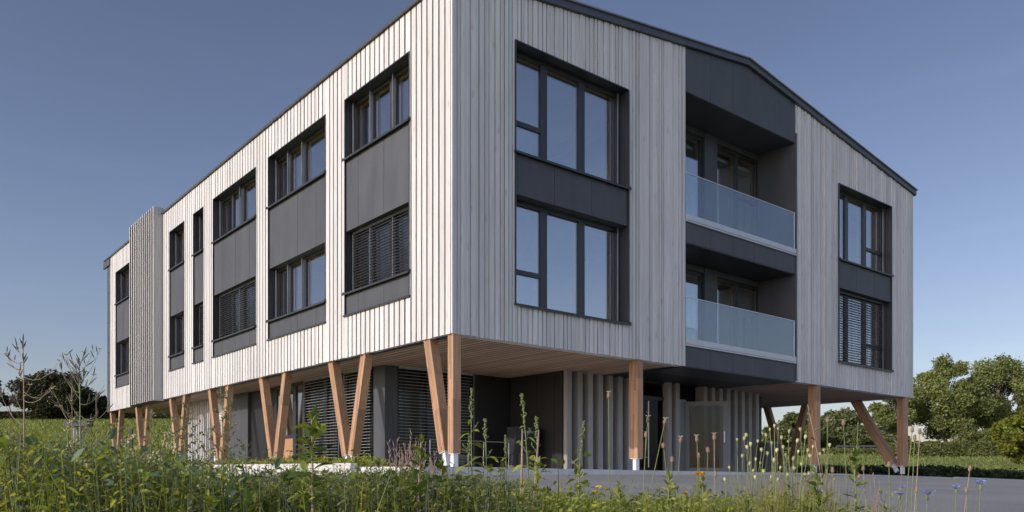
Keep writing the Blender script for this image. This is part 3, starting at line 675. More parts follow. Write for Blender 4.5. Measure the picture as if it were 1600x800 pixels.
p0 = at(123, 30, 700); g0 = ground(p0.x, p0.y); root = empty('feeding_trough', (p0.x, p0.y, g0)); tag(root, 'low grey wooden trough on pale legs standing in the left meadow', 'trough')
zt = at(123, 30, 662).z - g0
mb = MB(); mb.box(-.40,.40,-.2,.2,zt-.10,zt-.07); mb.box(-.42,.42,-.22,-.20,zt-.10,zt+.10); mb.box(-.42,.42,.20,.22,zt-.10,zt+.10); mb.box(-.42,-.40,-.2,.2,zt-.07,zt+.10); mb.box(.40,.42,-.2,.2,zt-.07,zt+.10); child(mb, 'tray', M['panel'], root)
for sx in (-.12,.12):
    for sy in (-.1,.1):
        mb = MB(); mb.box(sx-.03,sx+.03,sy-.03,sy+.03,0,zt-.10); child(mb, 'leg', M['fin'], root)
p0 = at(1345, 74, 712); root = empty('timber_fence', (p0.x, p0.y, ground(p0.x, p0.y))); tag(root, 'short dark weathered timber fence far off at the edge of the field', 'fence')
for k in range(8):
    mb = MB(); mb.box(-2.1+k*.6-.05,-2.1+k*.6+.05,-.05,.05,-.2,.8); child(mb, 'post', M['fin_side'], root)
for z in (.15,.42,.68):
    mb = MB(); mb.box(-2.15,2.15,-.08,-.051,z-.08,z+.08); child(mb, 'rail', M['fin_side'], root)

# ------------------------------------------------------------------ leaf geometry
def leaf_cloud(name, C, size, rnd, m, parent=None, aspect=.62, up=.25, loc=None):
    """one small diamond blade per point of C (n x 3)"""
    k = len(C); a = nr.normal(size=(k,3)); a[:,2] *= .7; a /= np.linalg.norm(a, axis=1)[:,None]
    b = np.cross(a, nr.normal(size=(k,3)) + np.array([0,0,up])); b /= np.linalg.norm(b, axis=1)[:,None] + 1e-9
    nrm = np.cross(a, b)
    s = size*nr.uniform(.6,1.35,(k,1)); a *= s; b *= s*aspect; f = nrm*s*.22
    V = np.stack([C-a-f, C-a*.1+b+f*.6, C+a-f, C-a*.1-b+f*.6], 1).reshape(-1,3)
    me = bpy.data.meshes.new(name); me.vertices.add(4*k); me.vertices.foreach_set('co', V.ravel())
    me.loops.add(4*k); me.loops.foreach_set('vertex_index', np.arange(4*k)); me.polygons.add(k)
    me.polygons.foreach_set('loop_start', np.arange(0,4*k,4)); me.polygons.foreach_set('loop_total', np.full(k,4))
    at_ = me.attributes.new('rnd','FLOAT','FACE'); at_.data.foreach_set('value', np.clip(rnd,0,1).astype(np.float32))
    me.materials.append(m); me.update(calc_edges=True); me.validate()
    o = bpy.data.objects.new(name, me); col.objects.link(o)
    if parent: o.parent = parent
    return o
M['tree_a'] = leaf_mat('poplar_leaf', (.15,.18,.062), (.29,.315,.11), .42)
M['tree_b'] = leaf_mat('oak_leaf', (.095,.12,.048), (.20,.22,.085), .36)
M['tree_dark'] = leaf_mat('thorn_leaf', (.030,.038,.018), (.085,.082,.040), .25)
M['tree_lime'] = leaf_mat('lime_leaf', (.12,.15,.022), (.26,.27,.040), .4)
M['hedge'] = leaf_mat('hedge_leaf', (.11,.135,.042), (.24,.25,.085), .4)
M['bark'] = noisy_mat('bark', (.10,.085,.07), (.20,.175,.145), 6.0, .9, vecscale=(1,1,.25), bump=.4)
def tree(px, t, ptop, wpx, label, m, nleaf=9000, clumps=40, leaf=.16, base=.25, name='tree', squash=1.0, trunk=.16, rs=None, group=None, depth=None, cr=.2, pbase=None, shell=.35):
    """tapered trunk with limbs to every leaf clump; clumps spread unevenly through the crown"""
    q = np.random.default_rng(rs or int(px*7+ptop)); X = (px-800)/FPX*t; z0 = ground(X, t)-.1 if pbase is None else (HZ-pbase)/FPX*t
    H = (HZ-ptop)/FPX*t - z0; Wd = wpx/FPX*t/2; root = empty(name, (X, t, z0)); tag(root, label, name.replace('_',' '), group)
    cz = H*(base + (1-base)/2); rz = H*(1-base)/2; cs = []
    for i in range(clumps*6):
        if len(cs) >= clumps: break
        d = q.normal(size=3); d /= np.linalg.norm(d); r = q.uniform(shell,1)**.6
        c = np.array([d[0]*Wd*r*.86, d[1]*Wd*r*(depth or .9), cz + d[2]*rz*r*.90])
        c[:2] *= (1 - .25*max(0,(c[2]-cz)/rz))
        if all(np.linalg.norm((c-e)/np.array([Wd,Wd,rz])) > cr*.8 for e in cs): cs.append(c)
    pts = []; rn = []
    per = nleaf//len(cs)
    for c in cs:
        rad = np.array([Wd, Wd, rz*squash])*q.uniform(cr*.7, cr*1.35); d = q.normal(size=(per,3)); d /= np.linalg.norm(d,axis=1)[:,None]
        rr_ = q.uniform(0,1,(per,1))**.45; P = c + d*rr_*rad; P += q.normal(size=P.shape)*.06*Wd*.4
        pts.append(P); rn.append(np.clip(q.normal(.5,.22,per) + q.uniform(-.28,.28), 0, 1))
    leaf_cloud('crown', np.concatenate(pts), leaf, np.concatenate(rn), m, root)
    mb = MB(); top = Vector((0,0,H*.82)); tr = [Vector((0,0,0)) + (top)*k/7 + Vector((q.normal()*.03*Wd, q.normal()*.03*Wd, 0))*k for k in range(8)]
    mb.tube(tr, [trunk*(1-.11*k) for k in range(8)], 8)
    for c in cs:
        j = max(1, min(6, int(7*(c[2]/H)/.82*.62))); s_ = tr[j]; e = Vector(c); mid = (s_+e)/2 + Vector((0,0,-.06*H*q.uniform(0,1))) 
        mb.tube([s_, mid, e], [trunk*.38, trunk*.22, trunk*.07], 5)
    child(mb, 'trunk', M['bark'], root)
    return root
# tall pale poplars and the belt beyond the yard
GR = 'trees beyond the yard'
tree(1478, 88, 556, 136, 'tall airy grey green tree directly right of the gable corner', M['tree_a'], 32000, 56, .135, .10, 'tree', .85, .22, 5, GR, cr=.22, shell=.5)
tree(1562, 92, 553, 136, 'tallest airy grey green tree, second to the right of the gable corner', M['tree_a'], 33000, 58, .135, .08, 'tree', .85, .24, 6, GR, cr=.22, shell=.5)
tree(1632, 96, 580, 90, 'tall grey green tree cut by the right picture edge', M['tree_a'], 22000, 30, .14, .1, 'tree', .8, .2, 7, GR, cr=.27)
tree(1398, 86, 600, 80, 'thin grey green tree seen between the two right corner columns', M['tree_a'], 16000, 30, .14, .2, 'tree', .8, .18, 8, GR, cr=.25)
tree(1236, 80, 643, 92, 'round dark tree left of the second gable column, under the building', M['tree_b'], 16000, 26, .15, .08, 'tree', 1, .16, 9, GR, cr=.27)
tree(1282, 84, 668, 54, 'low dark tree hidden mostly by the second gable column', M['tree_b'], 6000, 26, .15, .08, 'tree', 1, .14, 10, GR)
tree(1308, 90, 640, 90, 'tallest round tree framed between the right gable columns', M['tree_b'], 16000, 26, .16, .08, 'tree', 1, .16, 11, GR, cr=.27)
tree(1352, 82, 664, 84, 'small round dark tree beside the leaning right leg', M['tree_b'], 12000, 24, .13, .06, 'tree', 1, .14, 12, GR, cr=.27)
tree(1425, 80, 690, 50, 'dark green bush at the foot of the first tall tree', M['tree_b'], 5000, 22, .14, .04, 'shrub', 1, .08, 13, 'shrubs beyond the yard')
tree(1530, 78, 668, 96, 'broad grey green bush below the tallest tree', M['hedge'], 9000, 34, .14, .03, 'shrub', 1, .1, 14, 'shrubs beyond the yard')
tree(1602, 52, 646, 112, 'bright yellow green bush at the right picture edge', M['tree_lime'], 15000, 48, .115, .02, 'shrub', 1, .1, 15, 'shrubs beyond the yard')
tree(1225, 68, 700, 60, 'low dark bush behind the grey utility cabinet', M['tree_b'], 5000, 24, .12, .02, 'shrub', 1, .08, 16, 'shrubs beyond the yard')
tree(88, 84, 583, 122, 'round dark thorn tree on the meadow crest left of the building', M['tree_dark'], 30000, 34, .14, .02, 'tree', 1, .22, 29, 'trees on the meadow crest', cr=.30, shell=.3)
tree(-14, 88, 590, 60, 'dark tree cut by the left picture edge', M['tree_dark'], 6000, 26, .17, .06, 'tree', 1, .2, 18, 'trees on the meadow crest')
tree(162, 86, 618, 40, 'small dark tree on the crest behind the far end of the building', M['tree_dark'], 4000, 20, .15, .06, 'tree', 1, .14, 19, 'trees on the meadow crest')
def hedge(px0, px1, t, ptop, label, m, nleaf, leaf, dep=1.6):
    x0, x1 = (px0-800)/FPX*t, (px1-800)/FPX*t; xm = (x0+x1)/2; z0 = ground(xm, t)-.1; H = (HZ-ptop)/FPX*t - z0
    root = empty('hedge', (xm, t, z0)); tag(root, label, 'hedge')
    X = nr.uniform(x0-xm, x1-xm, nleaf); hh = np.array([H*(.78+.22*noise.noise(Vector((x*.5+px0, 0, 3)))+.12*noise.noise(Vector((x*1.7, 7, px0)))) for x in X])
    Z = hh*nr.uniform(0,1,nleaf)**.6; Y = nr.uniform(-1,1,nleaf); Y = np.sign(Y)*np.abs(Y)**.5*dep/2*np.sqrt(np.clip(1.05-(Z/hh)**2*.9,0.05,1))
    leaf_cloud('foliage', np.stack([X,Y,Z],1), leaf, nr.normal(.5,.25,nleaf), m, root)
    mb = MB()
    for k in range(int((x1-x0)/.9)): 
        x = x0-xm+.4+k*.9; mb.tube([(x,0,0),(x+.1,0,H*.35),(x-.1,.1,H*.7)], [.05,.035,.015], 5)
    child(mb, 'stems', M['bark'], root)
hedge(1375, 1600, 66, 684, 'clipped mid green hedge running below the tall trees on the right', M['hedge'], 26000, .085)
hedge(1180, 1382, 72, 698, 'low yellow green hedge across the field seen under the building', M['hedge'], 14000, .085)
hedge(1190, 1420, 94, 676, 'tall dark hedge behind the round trees seen under the building', M['tree_b'], 14000, .13)
hedge(-60, 300, 86, 640, 'dark hedge along the crest of the left meadow', M['tree_dark'], 14000, .13)

# ------------------------------------------------------------------ grass and cover nobody could count
def blades(name, P, hgt, wid, rnd, m, lean=.25):
    """tapered bent grass blades, two quads and a tip each"""
    k = len(P); g = nr.uniform(0, 2*np.pi, k); dx = np.stack([np.cos(g), np.sin(g), np.zeros(k)], 1)*wid[:,None]
    l = nr.normal(size=(k,3))*lean*hgt[:,None]; l[:,2] = 0; up = np.zeros((k,3)); up[:,2] = hgt
    V = np.stack([P-dx, P+dx, P+up*.5+l*.25+dx*.8, P+up*.5+l*.25-dx*.8, P+up*.95+l], 1).reshape(-1,3)
    base = np.arange(k)*5
    lo = np.stack([base,base+1,base+2,base+3, base+3,base+2,base+4], 1).ravel()
    me = bpy.data.meshes.new(name); me.vertices.add(5*k); me.vertices.foreach_set('co', V.ravel()); me.loops.add(7*k); me.loops.foreach_set('vertex_index', lo)
    me.polygons.add(2*k); st = np.stack([np.arange(k)*7, np.arange(k)*7+4],1).ravel(); me.polygons.foreach_set('loop_start', st); me.polygons.foreach_set('loop_total', np.tile([4,3],k))
    a_ = me.attributes.new('rnd','FLOAT','FACE'); a_.data.foreach_set('value', np.repeat(np.clip(rnd,0,1),2).astype(np.float32)); me.materials.append(m); me.update(calc_edges=True)
    o = bpy.data.objects.new(name, me); col.objects.link(o); return o
M['grass'] = leaf_mat('grass_blade', (.11,.155,.030), (.34,.35,.12), .45)
M['cover'] = leaf_mat('weed_leaf', (.075,.120,.022), (.42,.42,.075), .47, .55)
M['cover_dark'] = leaf_mat('low_shrub_leaf', (.018,.032,.010), (.05,.07,.02), .25)
def scatter_field(name, k, px0, px1, t0, t1, h0, h1):
    t = t0 + (t1-t0)*nr.uniform(0,1,k)**1.0; px = nr.uniform(px0, px1, k); X = (px-800)/FPX*t
    Z = np.array([ground(x, y) for x, y in zip(X, t)]); 
    keep = np.array([not (-1.3 < uv(x, y)[0] < 19.3 and -20 < uv(x, y)[1] < 26) for x, y in zip(X, t)])
    P = np.stack([X,t,Z-.03],1)[keep]; s = t[keep]
    tag(blades(name, P, nr.uniform(h0,h1,len(P))*(.6+s/90), .010+s*.0006, nr.normal(.5,.22,len(P)), M['grass'], .35), kind='stuff')
scatter_field('meadow_grass', 34000, -60, 330, 14, 84, .10, .24)
scatter_field('field_grass', 9000, 1180, 1640, 40, 74, .08, .2)
# dark low planting behind the kerb and beside the slab
k = 30000; U_ = nr.uniform(19.3, 44, k); V_ = nr.uniform(-.4, 5.0, k); pts = []
for u, v in zip(U_, V_):
    P = P0 + UX*u + VX*v; h = .34 + .20*noise.noise(Vector((u*1.3, v*1.3, 0))) + .12*noise.noise(Vector((u*4, v*4, 2)))
    pts.append((P.x, P.y, lerp(ASPH, u) + h*nr.uniform(.05,1)**.7))
tag(leaf_cloud('low_shrub_planting', np.array(pts), .07, nr.normal(.45,.25,k), M['cover_dark']), kind='stuff')
k = 9000; pts = []
for u, v in zip(nr.uniform(18.6, 20.5, k), nr.uniform(-.2, 24, k)):
    P = P0 + UX*u + VX*v; h = .34 + .16*noise.noise(Vector((u*1.3, v*1.3, 5))); pts.append((P.x, P.y, -.25 + h*nr.uniform(.05,1)**.7))
tag(leaf_cloud('low_shrub_planting', np.array(pts), .07, nr.normal(.45,.25,k), M['cover_dark']), kind='stuff')
# planting inside the planter strip
k = 5000; pts = []
for u, v in zip(nr.uniform(-1.0, .05, k), nr.uniform(2.0, 15.5, k)):
    P = P0 + UX*u + VX*v; h = .17 + .12*noise.noise(Vector((u*2, v*2, 5))); pts.append((P.x, P.y, .06 + h*nr.uniform(.05,1)))
tag(leaf_cloud('planter_ground_cover', np.array(pts), .035, nr.normal(.5,.25,k), M['cover']), kind='stuff')
# ------------------------------------------------------------------ foreground weeds
M['stem_green'] = noisy_mat('green_stem', (.11,.14,.038), (.19,.215,.07), 30.0, .6, var=.2)
M['stem_dry'] = noisy_mat('dry_stem', (.24,.18,.12), (.36,.28,.19), 30.0, .8, var=.25)
M['stem_pink'] = noisy_mat('brown_stem', (.20,.13,.10), (.31,.22,.17), 30.0, .8, var=.25)
M['pod'] = noisy_mat('dark_seed_pod', (.085,.065,.05), (.15,.115,.085), 30.0, .8)
M['weed'] = leaf_mat('goosefoot_leaf', (.15,.20,.045), (.44,.44,.11), .47)
M['weed_dark'] = leaf_mat('lobed_leaf', (.055,.105,.022), (.23,.28,.06), .45, .5)
M['blue_leaf'] = leaf_mat('blue_green_leaf', (.06,.10,.055), (.16,.215,.13), .3, .35)
M['weed_grey'] = leaf_mat('grey_green_leaf', (.11,.13,.075), (.23,.25,.15), .3, .7)
M['spike'] = noisy_mat('green_flower_spike', (.12,.15,.055), (.20,.23,.10), 40.0, .9, var=.25)
M['cream'] = noisy_mat('cream_plume', (.33,.31,.15), (.52,.48,.26), 60.0, .9, var=.25)
M['capsule'] = noisy_mat('poppy_capsule', (.32,.32,.15), (.50,.48,.27), 50.0, .8, var=.25)
M['head'] = noisy_mat('dry_flower_head', (.17,.105,.075), (.29,.205,.155), 70.0, .9, var=.25)
M['bristle'] = noisy_mat('pale_bristle', (.45,.40,.32), (.6,.55,.45), 50.0, .9)
M['blue'] = leaf_mat('cornflower_petal', (.22,.26,.62), (.46,.50,.85), .35)
M['yellow'] = leaf_mat('yellow_petal', (.60,.42,.02), (.75,.60,.08), .3)
M['orange'] = leaf_mat('orange_petal', (.70,.28,.01), (.80,.42,.04), .3)
M['cream_petal'] = leaf_mat('pale_yellow_petal', (.55,.47,.22), (.68,.60,.34), .3)
pr = random.Random(21)
U3 = lambda a, b: pr.uniform(a, b)

def leaf(mb, base, d, L, Wd, up=Vector((0,0,1)), curl=.25, nseg=3, shape=(.55,1,.6), r=None, fold=.25):
    """a folded, drooping blade: nseg cross sections left and right of the midrib"""
    r = U3(0,1) if r is None else r
    d = Vector(d).normalized(); up = up + Vector((pr.gauss(0,.55), pr.gauss(0,.55), 0)); s = d.cross(up)
    if s.length < 1e-4: s = Vector((1,0,0))
    s.normalize(); nrm = s.cross(d).normalized(); b = len(mb.v)
    mb.v.append(tuple(base))
    for k in range(1, nseg+1):
        f = k/(nseg+1); c = Vector(base) + d*L*f - Vector((0,0,1))*curl*L*f*f; wk = Wd*shape[min(k-1, len(shape)-1)]/2
        mb.v += [tuple(c + s*wk + nrm*wk*fold), tuple(c), tuple(c - s*wk + nrm*wk*fold)]
    mb.v.append(tuple(Vector(base) + d*L - Vector((0,0,1))*curl*L))
    j = b+1; mb.face((b, j+1, j), r); mb.face((b, j+2, j+1), r)
    for k in range(nseg-1):
        a = b+1+3*k; e = a+3; mb.face((a, a+1, e+1, e), r); mb.face((a+1, a+2, e+2, e+1), r)
    a = b+1+3*(nseg-1); t = len(mb.v)-1; mb.face((a, a+1, t), r); mb.face((a+1, a+2, t), r)
def blob(mb, c, rad, r=None):
    c = Vector(c); b = len(mb.v); r = U3(0,1) if r is None else r
    ax = [Vector((1,0,0)), Vector((0,1,0)), Vector((0,0,1))]; q = Quaternion((U3(-1,1),U3(-1,1),U3(-1,1),U3(-1,1))).normalized()
    for a in ax: a.rotate(q); mb.v += [tuple(c+a*rad*U3(.8,1.2)), tuple(c-a*rad*U3(.8,1.2))]
    for i in (0,1):
        for j in (2,3):
            for k in (4,5): mb.face((b+i, b+j, b+k), r)
def curve(p0, p1, bend, n=8):
    p0 = Vector(p0); p1 = Vector(p1); b = Vector(bend)
    return [p0 + (p1-p0)*(k/n) + b*(4*(k/n)*(1-k/n)) for k in range(n+1)]
def along(c, f):
    x = f*(len(c)-1); i = min(int(x), len(c)-2); return c[i] + (c[i+1]-c[i])*(x-i), (c[i+1]-c[i]).normalized()
def side(ang, rise=.4): return Vector((math.cos(ang), math.sin(ang), rise)).normalized()
def plant_root(name, px, t, label, cat, group=None):
    X = (px-800)/FPX*t; r = empty(name, (X, t, ground_top(X, t))); return tag(r, label, cat, group)
def ground_top(x, y):
    return ground(x, y)
def rel(root, px, t, py): return at(px, t, py) - root.location

def goosefoot(px0, px, t, ptop, label, spike=.15, nl=20, ll=.074, dense=1):
    root = plant_root('goosefoot', px0, t, label, 'weed', 'goosefoot spikes in front of the corner')
    tip = rel(root, px, t, ptop); c = curve((0,0,0), tip, (U3(-.02,.02), 0, 0), 10); H = tip.length
    s = MB(); s.tube(c, [.0042-.0030*k/10 for k in range(11)], 6); lf = MB(); sp = MB()
    g = U3(0,6)
    for k in range(nl):
        f = .25 + .62*k/nl + U3(-.02,.02); p, d = along(c, f); g += 2.4; L = ll*(1.05 - .55*f)*U3(.7,1.25)*(1 if f<.8 else .6)
        pet = p + side(g,.6)*L*.35; s.tube([p, pet], .0011, 4, cap=False)
        leaf(lf, pet, side(g, U3(-.6,.7)), L, L*.62, curl=U3(.1,.5), shape=(.75,1,.55))
        if f > .68 and k % 2 == 0:
            e = p + side(g+1,1.3)*H*.06; s.tube([p,e], .0010, 4, cap=False)
            for j in range(10): blob(sp, p+(e-p)*U3(.3,1.1)+Vector((U3(-1,1),U3(-1,1),U3(-1,1)))*.004, U3(.002,.0038))
    for j in range(int(110*dense)):
        f = 1 - spike*U3(0,1)**1.1; p, d = along(c, f); rr = .0018 + .0105*math.sin(min(1,(1-f)/spike+.06)*math.pi)**.8*(.6+.4*math.sin(f*140)); g = U3(0,6.28)
        blob(sp, p + Vector((math.cos(g), math.sin(g), U3(-.3,.6)))*rr*U3(.3,1), U3(.0022,.0042))
    child(s, 'stem', M['stem_green'], root); child(lf, 'foliage', M['weed'], root); child(sp, 'flower_spike', M['spike'], root)
GF = [(752,737,3.0,608,'leaning goosefoot spike overlapping the right edge of the corner column'),
      (781,758,3.0,655,'goosefoot spike leaning left in front of the middle bike hoop'),
      (792,790,3.1,680,'short bare tipped goosefoot in front of the right end post of the bike hoops'),
      (826,815,2.8,616,'tallest goosefoot spike rising in front of the black letterbox'),
      (834,838,2.9,652,'slim goosefoot spike just right of the tallest one by the letterbox'),
      (892,912,3.1,658,'goosefoot spike leaning right in front of the first pale entrance fins'),
      (738,734,3.4,682,'short goosefoot at the foot of the corner column')]
for a in GF: goosefoot(*a)
# bare broken stalks among them
for px0, px, t, py, lb in ((812,838,2.7,672,'bare brown broken stalk right of the letterbox'), (804,816,2.75,670,'pale leaning bare stalk crossing in front of the letterbox')):
    root = plant_root('bare_stalk', px0, t, lb, 'dry stalk'); px1 = px if 'pale' in lb else 842
    c = curve((0,0,0), rel(root, px1, t, py), (.006,0,0), 6); s = MB(); s.tube(c, [.0055,.0055,.005,.0048,.0044,.0038,.002], 7); child(s, 'stem', M['stem_pink'] if 'brown' in lb else M['stem_dry'], root)
    mb = MB(); 
    for k in range(3): p, d = along(c, .3+.2*k); mb.tube([p, p+side(k*2.2,1.2)*.02], [.003,.001], 5)
    child(mb, 'broken_twig', M['stem_dry'], root)

def lobed_weed(px, t, ptop, label, nl=26, ll=.085, crown=True, m='weed_dark', stemm='stem_pink', lean=0):
    root = plant_root('leafy_weed', px, t, label, 'weed', 'broad leaved weeds in the foreground')
    tip = rel(root, px+lean, t, ptop); c = curve((0,0,0), tip, (U3(-.01,.01),0,0), 8); s = MB(); s.tube(c, [.0065-.0042*k/8 for k in range(9)], 7)
    lf = MB(); g = U3(0,6)
    for k in range(nl):
        f = .18 + .80*k/nl; p, d = along(c, f); g += 2.4; L = ll*(1.15-.35*f)*U3(.8,1.25); rs = U3(-.35,.75) + 1.0*max(0, f-.6)
        a = side(g, rs); leaf(lf, p, a, L, L*.40, curl=U3(.05,.45), nseg=4, shape=(.5,.85,1,.6))
        for q_ in (.35,.6):                                   # side lobes
            b = p + a*L*q_ - Vector((0,0,.12*L*q_)); leaf(lf, b, side(g+1.0, rs), L*.34, L*.16, nseg=2); leaf(lf, b, side(g-1.0, rs), L*.34, L*.16, nseg=2)
    if crown:
        for k in range(18):
            g += 1.3; p, d = along(c, U3(.82,1)); leaf(lf, p, side(g, U3(.6,2.4)), ll*.6*U3(.6,1.1), ll*.24, curl=U3(-.1,.2), shape=(.6,1,.6))
    child(s, 'stem', M[stemm], root); child(lf, 'foliage', M[m], root)
lobed_weed(487, 2.2, 652, 'tall lobed green weed standing alone before the second leg pair', 34, .085)
lobed_weed(658, 2.3, 690, 'lobed green weed just left of the corner column foot', 34, .058)
lobed_weed(452, 2.6, 742, 'low broad leaved weed left of the tall lobed one', 22, .085)
lobed_weed(690, 2.5, 728, 'low lobed weed right below the corner column', 20, .07)
lobed_weed(590, 2.6, 748, 'low lobed weed beside the small cornflowers on the left', 20, .08)
lobed_weed(1275, 2.3, 740, 'dark leaved weed in front of the second gable column foot', 16, .06, m='weed_dark', stemm='stem_green')
lobed_weed(1342, 2.4, 700, 'thin dark leaved weed under the leaning right leg', 14, .06, m='weed_dark', stemm='stem_green', lean=-8)
lobed_weed(1045, 2.5, 745, 'bright green weed clump before the entrance', 26, .05, m='weed', stemm='stem_green')
lobed_weed(1098, 2.5, 748, 'bright green weed under the orange flowers', 26, .05, m='weed', stemm='stem_green')
lobed_weed(968, 2.4, 768, 'green weed below the first gable column', 24, .055, m='weed', stemm='stem_green')
lobed_weed(838, 2.6, 725, 'green weed beneath the tallest goosefoot', 24, .055, m='weed', stemm='stem_green')
lobed_weed(905, 2.6, 728, 'green weed under the right leaning goosefoot', 18, .05, m='weed', stemm='stem_green')
# large blue green leaves at the far left
def big_leaf_plant(px, t, ptop, label, n=9, L=.17):
    root = plant_root('sow_thistle', px, t, label, 'weed'); top = rel(root, px, t, ptop); s = MB(); c = curve((0,0,0), top*.85, (0,0,0), 6); s.tube(c, [.008,.008,.007,.006,.005,.004,.003], 7); lf = MB(); g = U3(0,6)
    for k in range(n):
        p, d = along(c, .35+.6*k/n); g += 2.4; leaf(lf, p, side(g, U3(.5,1.8)), L*U3(.7,1.1), L*.36, curl=U3(.1,.6), nseg=4, shape=(.6,1,.95,.6), fold=.4)
    child(s, 'stem', M['stem_green'], root); child(lf, 'foliage', M['weed_grey'] if pr.random() < .3 else M['weed_dark'], root)
big_leaf_plant(62, 2.5, 640, 'big leaved sow thistle at the far left below the wiry pod weed', 10, .12)
big_leaf_plant(28, 2.4, 700, 'big leaved low plant in the bottom left corner', 8, .15)
big_leaf_plant(122, 2.6, 726, 'big leaved plant below the right wiry pod weed', 8, .12)

# wiry pod weeds against the sky
def pod_weed(px, t, ptop, label, branches, seed):
    q = random.Random(seed); root = plant_root('pod_weed', px, t, label, 'weed', 'wiry pod weeds at the left')
    top = rel(root, px, t, ptop); c = curve((0,0,0), top, (.004,0,0), 12); s = MB(); s.tube(c, [.0042-.0030*k/12 for k in range(13)], 6); pods = MB(); fl = MB()
    def twig(a, ln, rise, f):
        p, d = along(c, f); e = p + Vector((math.cos(a)*ln, math.sin(a)*ln*.6, rise)); cc = curve(p, e, (0,0,-.30*ln), 7); s.tube(cc, [.0013-.0008*k/7 for k in range(8)], 5)
        for j in range(q.randint(3,5)):
            g = q.uniform(.2,1); b, dd = along(cc, g); v = (dd + Vector((q.uniform(-.9,.9), q.uniform(-.9,.9), q.uniform(-.1,1.2)))).normalized()
            st = b + v*.008; s.tube([b, st], .0008, 4, cap=False); L = q.uniform(.014,.026); pods.tube([st, st+v*L*.3, st+v*L*.8, st+v*L*1.15], [.0006,.0017,.0014,.0004], 5)
        if q.random() < .6:
            for j in range(5): 
                a2 = j*1.26; leaf(fl, e, Vector((math.cos(a2), math.sin(a2), .5)), q.uniform(.006,.010), .007, nseg=2, curl=.1)
    for a, ln, rise, f in branches:
        twig(a, ln, rise, f)
        if q.random() < .6: twig(a + q.uniform(-.9,.9), ln*q.uniform(.3,.65), rise*q.uniform(.3,1.0)+.012, min(.98, f + q.uniform(-.06,.06)))
    for j in range(8):
        f = q.uniform(.9,1); b, dd = along(c, f); v = (dd + Vector((q.uniform(-.8,.8), q.uniform(-.5,.5), .3))).normalized(); pods.tube([b, b+v*.012, b+v*.026], [.001,.0024,.0006], 5)
    child(s, 'stem', M['stem_dry'] if seed % 2 else M['stem_green'], root); child(pods, 'seed_pod', M['pod'], root); child(fl, 'flower', M['cream_petal'], root)
pod_weed(36, 2.5, 531, 'tall wiry pod weed left of the round thorn tree', [(0,.09,.055,.80),(3.1,.075,.10,.72),(.2,.105,.05,.88),(.1,.09,.015,.83),(3.3,.05,.02,.93),(2.9,.06,.05,.90),(3.0,.06,.07,.60),(.0,.12,.10,.55),(.3,.10,.13,.42)], 1)
pod_weed(124, 2.5, 560, 'bushier wiry pod weed with pale yellow flowers beside the far building end', [(0,.075,.06,.84),(3.1,.06,.075,.88),(.2,.06,.10,.92),(2.8,.05,.10,.90),(3.2,.085,.10,.78),(.0,.085,.02,.80),(.1,.10,.06,.70),(3.1,.055,.05,.95),(.4,.04,.07,.95),(.0,.14,.11,.50),(.2,.16,.07,.60)], 2)
pod_weed(112, 2.7, 606, 'thin pod weed stem in front of the round thorn tree', [(0,.05,.04,.8),(3.1,.04,.05,.86),(.2,.05,.03,.7)], 3)
pod_weed(150, 2.9, 620, 'short wiry pod weed in front of the dark end bay', [(0,.07,.05,.8),(3.1,.05,.06,.8),(.2,.10,.06,.65),(.1,.12,.08,.5)], 4)

# lacy grey green weeds before the far leg pairs
def lacy_weed(px, t, ptop, label, seed, spread=.11, nb=30):
    q = random.Random(seed); root = plant_root('mugwort', px, t, label, 'weed', 'lacy grey green weeds before the far leg pairs')
    top = rel(root, px + q.uniform(-6,6), t, ptop); c = curve((0,0,0), top, (q.uniform(-.02,.02),0,0), 10); s = MB(); s.tube(c, [.0042-.003*k/10 for k in range(11)], 6); lf = MB(); g = q.uniform(0,6)
    for k in range(nb):
        f = .22 + .77*k/nb; p, d = along(c, f); g += 2.4; ln = spread*(1.15-f)*q.uniform(.6,1.3)+.02; e = p + side(g, q.uniform(.5,1.2))*ln; cc = curve(p, e, (0,0,-.1*ln), 5); s.tube(cc, [.0015,.0014,.0013,.0011,.0009,.0006], 4, cap=False)
        for j in range(9):
            b, dd = along(cc, q.uniform(.3,1)); leaf(lf, b, dd + Vector((q.uniform(-1,1), q.uniform(-1,1), q.uniform(-.4,.8))), q.uniform(.011,.022), q.uniform(.007,.012), nseg=2, curl=.1)
    child(s, 'stem', M['stem_green'], root); child(lf, 'foliage', M['weed_grey'], root)
LW = [(345,4.2,604,'tallest lacy weed in front of the fourth leg pair'),(362,4.4,618,'lacy weed right of the tallest, by the dark wall panel'),(292,4.0,630,'lacy weed between the third and fourth farthest leg pairs'),
      (272,4.2,645,'lacy weed over the legs beside the stair fins'),(236,3.9,640,'lacy weed under the projecting stair fins'),(386,4.3,688,'short lacy weed at the foot of the dark wall panel'),
      (322,3.8,668,'short lacy weed left of the tallest'),(182,3.6,655,'lacy weed before the farthest leg pair'),(305,4.6,660,'thin lacy weed over the pale wall fins')]
for i, a in enumerate(LW): lacy_weed(*a, 40+i)

